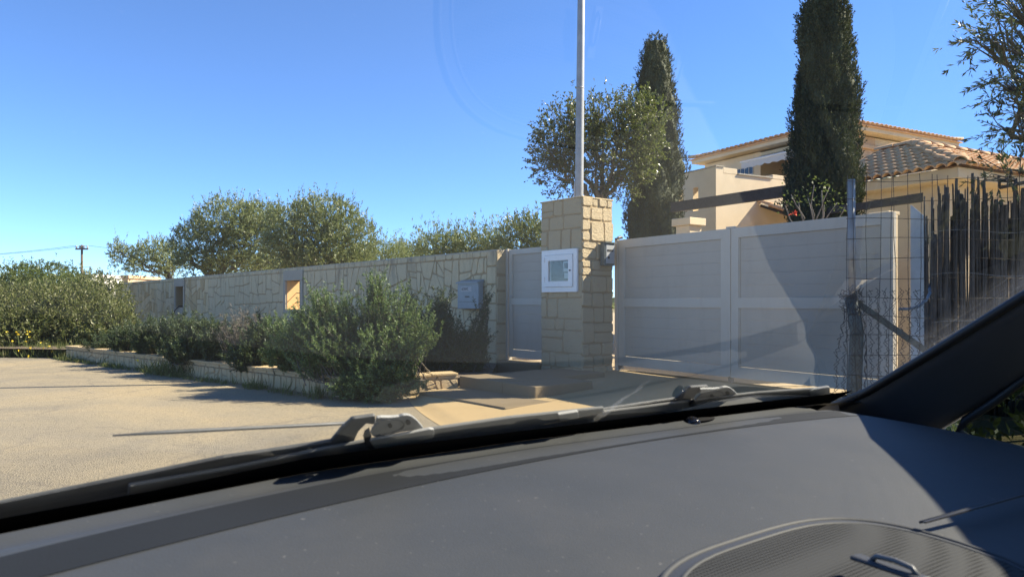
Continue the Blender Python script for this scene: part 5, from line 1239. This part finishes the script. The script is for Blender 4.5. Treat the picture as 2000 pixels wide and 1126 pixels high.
ws = MB().grid(lambda u, w: K(-.34 + 1.48 * u + .04 * w * (1 - 2 * u), G_F, G_H) + GUP * (-.05 + .98 * w) + GNV * glass_bow(-.34 + 1.48 * u + .04 * w * (1 - 2 * u)), 72, 8).build('windscreen', glass_m, car, True)
up_px = [(-260, 1075), (0, 1012), (300, 957), (600, 894), (800, 867), (1000, 843), (1200, 819), (1400, 795), (1600, 772), (1665, 762)]
fr = MB()
for px, py in up_px:
    q = on_glass(px, py, -.002); fr.v += [tuple(q), tuple(q - GUP * .09)]
for i in range(len(up_px) - 1): fr.f.append((2 * i, 2 * i + 1, 2 * i + 3, 2 * i + 2))
fm_ = bpy.data.materials.new('black_frit'); fm_.use_nodes = True; fb_ = fm_.node_tree.nodes['Principled BSDF']; fb_.inputs['Base Color'].default_value = (.003, .003, .0032, 1); fb_.inputs['Roughness'].default_value = .9; fb_.inputs['Specular IOR Level'].default_value = .05
fr.build('frit_band', fm_, ws)
# cowl and bonnet outside
MB().grid(lambda u, w: K(-.36 + 1.52 * u, .66 + .14 * w, -.185 - .03 * w), 8, 3).build('cowl', M['black'], car, True)
MB().grid(lambda u, w: K(-.36 + 1.52 * u, .80 + .75 * w, -.215 - .10 * w - .38 * w ** 3 - .1 * (2 * u - 1) ** 4), 16, 12).build('bonnet', m_plain('car_paint', (.3, .31, .32), .25, .6, .02, 3, 0), car, True)
# wipers
def shape_px(pts, off): return [on_glass(x, y, off) for x, y in pts]
def wiper(label_conn, ox, oy, sc, blade_l, blade_r, arm_px, rod_px=None):
    c = lambda L: [(ox + x * sc, oy + y * sc) for x, y in L]
    top = c([(54, 34), (56, 26), (64, 25), (84, 25), (100, 23.5), (108, 21), (116, 20.5), (124, 22.5), (134, 30), (143, 40), (147.5, 46), (138, 48), (124, 50), (100, 54), (76, 60), (52, 63), (47, 61), (44, 56), (46, 49), (52, 42), (60, 36)])
    bl = MB().prism(shape_px(blade_l + blade_r[::-1], .005), GNV * .004).build('wiper_blade', M['blade'], car, False, .002)
    w = MB().prism(shape_px(top, .007), GNV * .003, .0006).build('wiper_connector', M['wiper'], car, False, .0008); 
    MB().prism(shape_px(c([(41, 70), (47, 79), (53, 86), (110, 76.5), (165, 66.5), (169, 60), (168, 49), (160, 48), (110, 58), (76, 64)]), .002), GNV * .003, .0004).build('connector_base', M['wiper'], w, False, .0008)
    MB().prism(shape_px(c([(43, 52), (34, 58), (31, 68), (34, 80), (42, 86), (52, 86), (41, 70), (46, 62)]), .002), GNV * .004).build('end_clip', M['black'], w)
    for (x, y, r) in ((82, 41, 4.2), (117.5, 34.5, 4.8)):
        MB().prism(shape_px(c([(x + r * math.cos(k * .5236), y + r * math.sin(k * .5236)) for k in range(12)]), .0062), GNV * .0015).build('pivot_hole', M['black'], w)
    gv = c([(64, 29.5), (80, 28.5), (96, 28.5), (105, 32), (110, 38), (109, 43), (104, 48)])
    MB().tube(shape_px(gv, .0066), .0007, 5).build('groove', M['arm'], w)
    gv = c([(60, 58), (84, 54), (100, 48), (108, 42)]); MB().tube(shape_px(gv, .0066), .0007, 5).build('groove', M['arm'], w)
    MB().prism(shape_px(arm_px, .010), GNV * .004, .001).build('wiper_arm', M['arm'], car, False, .002)
    if rod_px: MB().tube(shape_px(rod_px, .02), [.0016] * (len(rod_px) - 1) + [.0006] if rod_px[0][0] > rod_px[-1][0] else .0014, 6).build('washer_tube', M['arm'], car, True)
wiper('', 680, 790, 1.0, [(250, 950), (450, 915), (640, 876), (720, 862), (850, 838), (1000, 816), (1180, 797)], [(250, 976), (450, 938), (640, 904), (720, 890), (850, 868), (1000, 846), (1182, 822)],
      [(735, 812), (690, 818), (668, 838), (648, 862), (560, 876), (436, 894), (245, 934), (0, 984), (-150, 1012), (-150, 1056), (0, 1026), (245, 976), (436, 938), (560, 908), (690, 868), (702, 842), (716, 828), (734, 830)],
      [(735, 822), (620, 829), (470, 836), (330, 843), (220, 850)])
wiper('', 1320, 738, .86, [(1100, 814), (1250, 797), (1380, 779), (1475, 768), (1622, 757)], [(1100, 836), (1250, 818), (1380, 802), (1475, 790), (1622, 774)],
      [(1384, 754), (1350, 756), (1336, 768), (1322, 779), (1260, 788), (1180, 800), (1150, 806), (1150, 814), (1240, 806), (1352, 783), (1362, 768), (1384, 766)])
for px, py in ((1112, 812), (1602, 764)):
    MB().prism(shape_px([(px - 22, py - 2), (px + 18, py - 8), (px + 20, py + 4), (px - 18, py + 10)], .003), GNV * .004, .0006).build('blade_clip', M['wiper'], car, False, .001)
# right windscreen pillar: loft between the glass edge and the side window
Gc = [(1.06, .60, -.165), (1.042, .535, -.133), (1.015, .44, -.073), (.985, .32, .006), (.995, .12, .140), (1.0, -.05, .255), (.985, -.22, .37)]
Sc = [(1.105, .56, -.25), (1.10, .49, -.205), (1.092, .415, -.148), (1.086, .35, -.093), (1.087, .16, .04), (1.085, .0, .15), (1.07, -.16, .27)]
def pillar(mirror):
    mb = MB(); mr = (lambda r: .8 - r) if mirror else (lambda r: r); n = 9
    for g, s in zip(Gc, Sc):
        g, s = Vector(g), Vector(s); m = (g + s) / 2; iw = Vector((-.5, -.6, .12)).normalized()
        prof = [g + Vector((.012, .012, -.004)), g, g.lerp(s, .2) + iw * .004, g.lerp(s, .5) + iw * .008, g.lerp(s, .8) + iw * .006, s, s + Vector((.02, .0, 0)), m + Vector((.04, .03, -.02)), g + Vector((.025, .03, -.016))]
        mb.v += [tuple(K(mr(p.x), p.y, p.z)) for p in prof]
    for i in range(len(Gc) - 1):
        for k in range(n):
            q = i * n; fa = (q + k, q + (k + 1) % n, q + n + (k + 1) % n, q + n + k); mb.f.append(fa if not mirror else fa[::-1])
    o = mb.build('windscreen_pillar', M['trim'], car, True)
    se = MB().tube([K(mr(g[0] + .002), g[1] + .003, g[2] + .0) for g in Gc], .006, 6).build('pillar_seal', M['black'], o, True)
pillar(False); pillar(True)
# doors and roof, so that the light comes in only through the windows
for mr, sg in ((lambda r: r, 1), (lambda r: .8 - r, -1)):
    low = [(.75, -.34), (.62, -.25), (.50, -.215), (.455, -.20), (.432, -.195), (.408, -.20), (.353, -.215), (-.1, -.235), (-1.0, -.25), (-1.0, -.85), (.75, -.85)]
    d = MB().prism([K(mr(1.088), f, h) for f, h in low], CR * (.05 * sg)).build('door', M['black'], car)
    gl2, _, _ = m_glass('side_glass', .6, (.30, .33, .31))  # tint deepened so that the hedge outside looks shaded
    win_ = [(.44, -.185), (.40, -.140), (.353, -.096), (.16, .04), (-.0, .16), (-.16, .28), (-.9, .29), (-.95, -.25), (.353, -.22), (.41, -.197)]
    MB().prism([K(mr(1.105), f, h) for f, h in win_], CR * (.004 * sg)).build('side_glass', gl2, d)
    MB().tube([K(mr(1.092), .30, -.07), K(mr(1.09), .352, -.0985), K(mr(1.09), .39, -.135), K(mr(1.09), .425, -.165), K(mr(1.09), .433, -.181), K(mr(1.09), .415, -.193), K(mr(1.09), .353, -.214), K(mr(1.09), .2, -.225)], .006, 6).build('window_seal', M['black'], d, True)
    MB().box(K(mr(1.06), -1.0, .285), CF * .86, CR * (.07 * sg), Z3 * .05).build('roof_rail', M['trim'], car)
MB().grid(lambda u, w: K(-.25 + 1.3 * u, -.20 - 1.1 * w, .355 + .05 * math.sin(math.pi * u) + .03 * w), 12, 6).build('roof', M['trim'], car, True)
MB().box(K(-.3, -1.0, -.95), CR * 1.4, CF * 1.75, Z3 * .03).build('floor', M['black'], car)
MB().box(K(-.3, .62, -.92), CR * 1.4, CF * .03, Z3 * .7).build('bulkhead', M['black'], car)
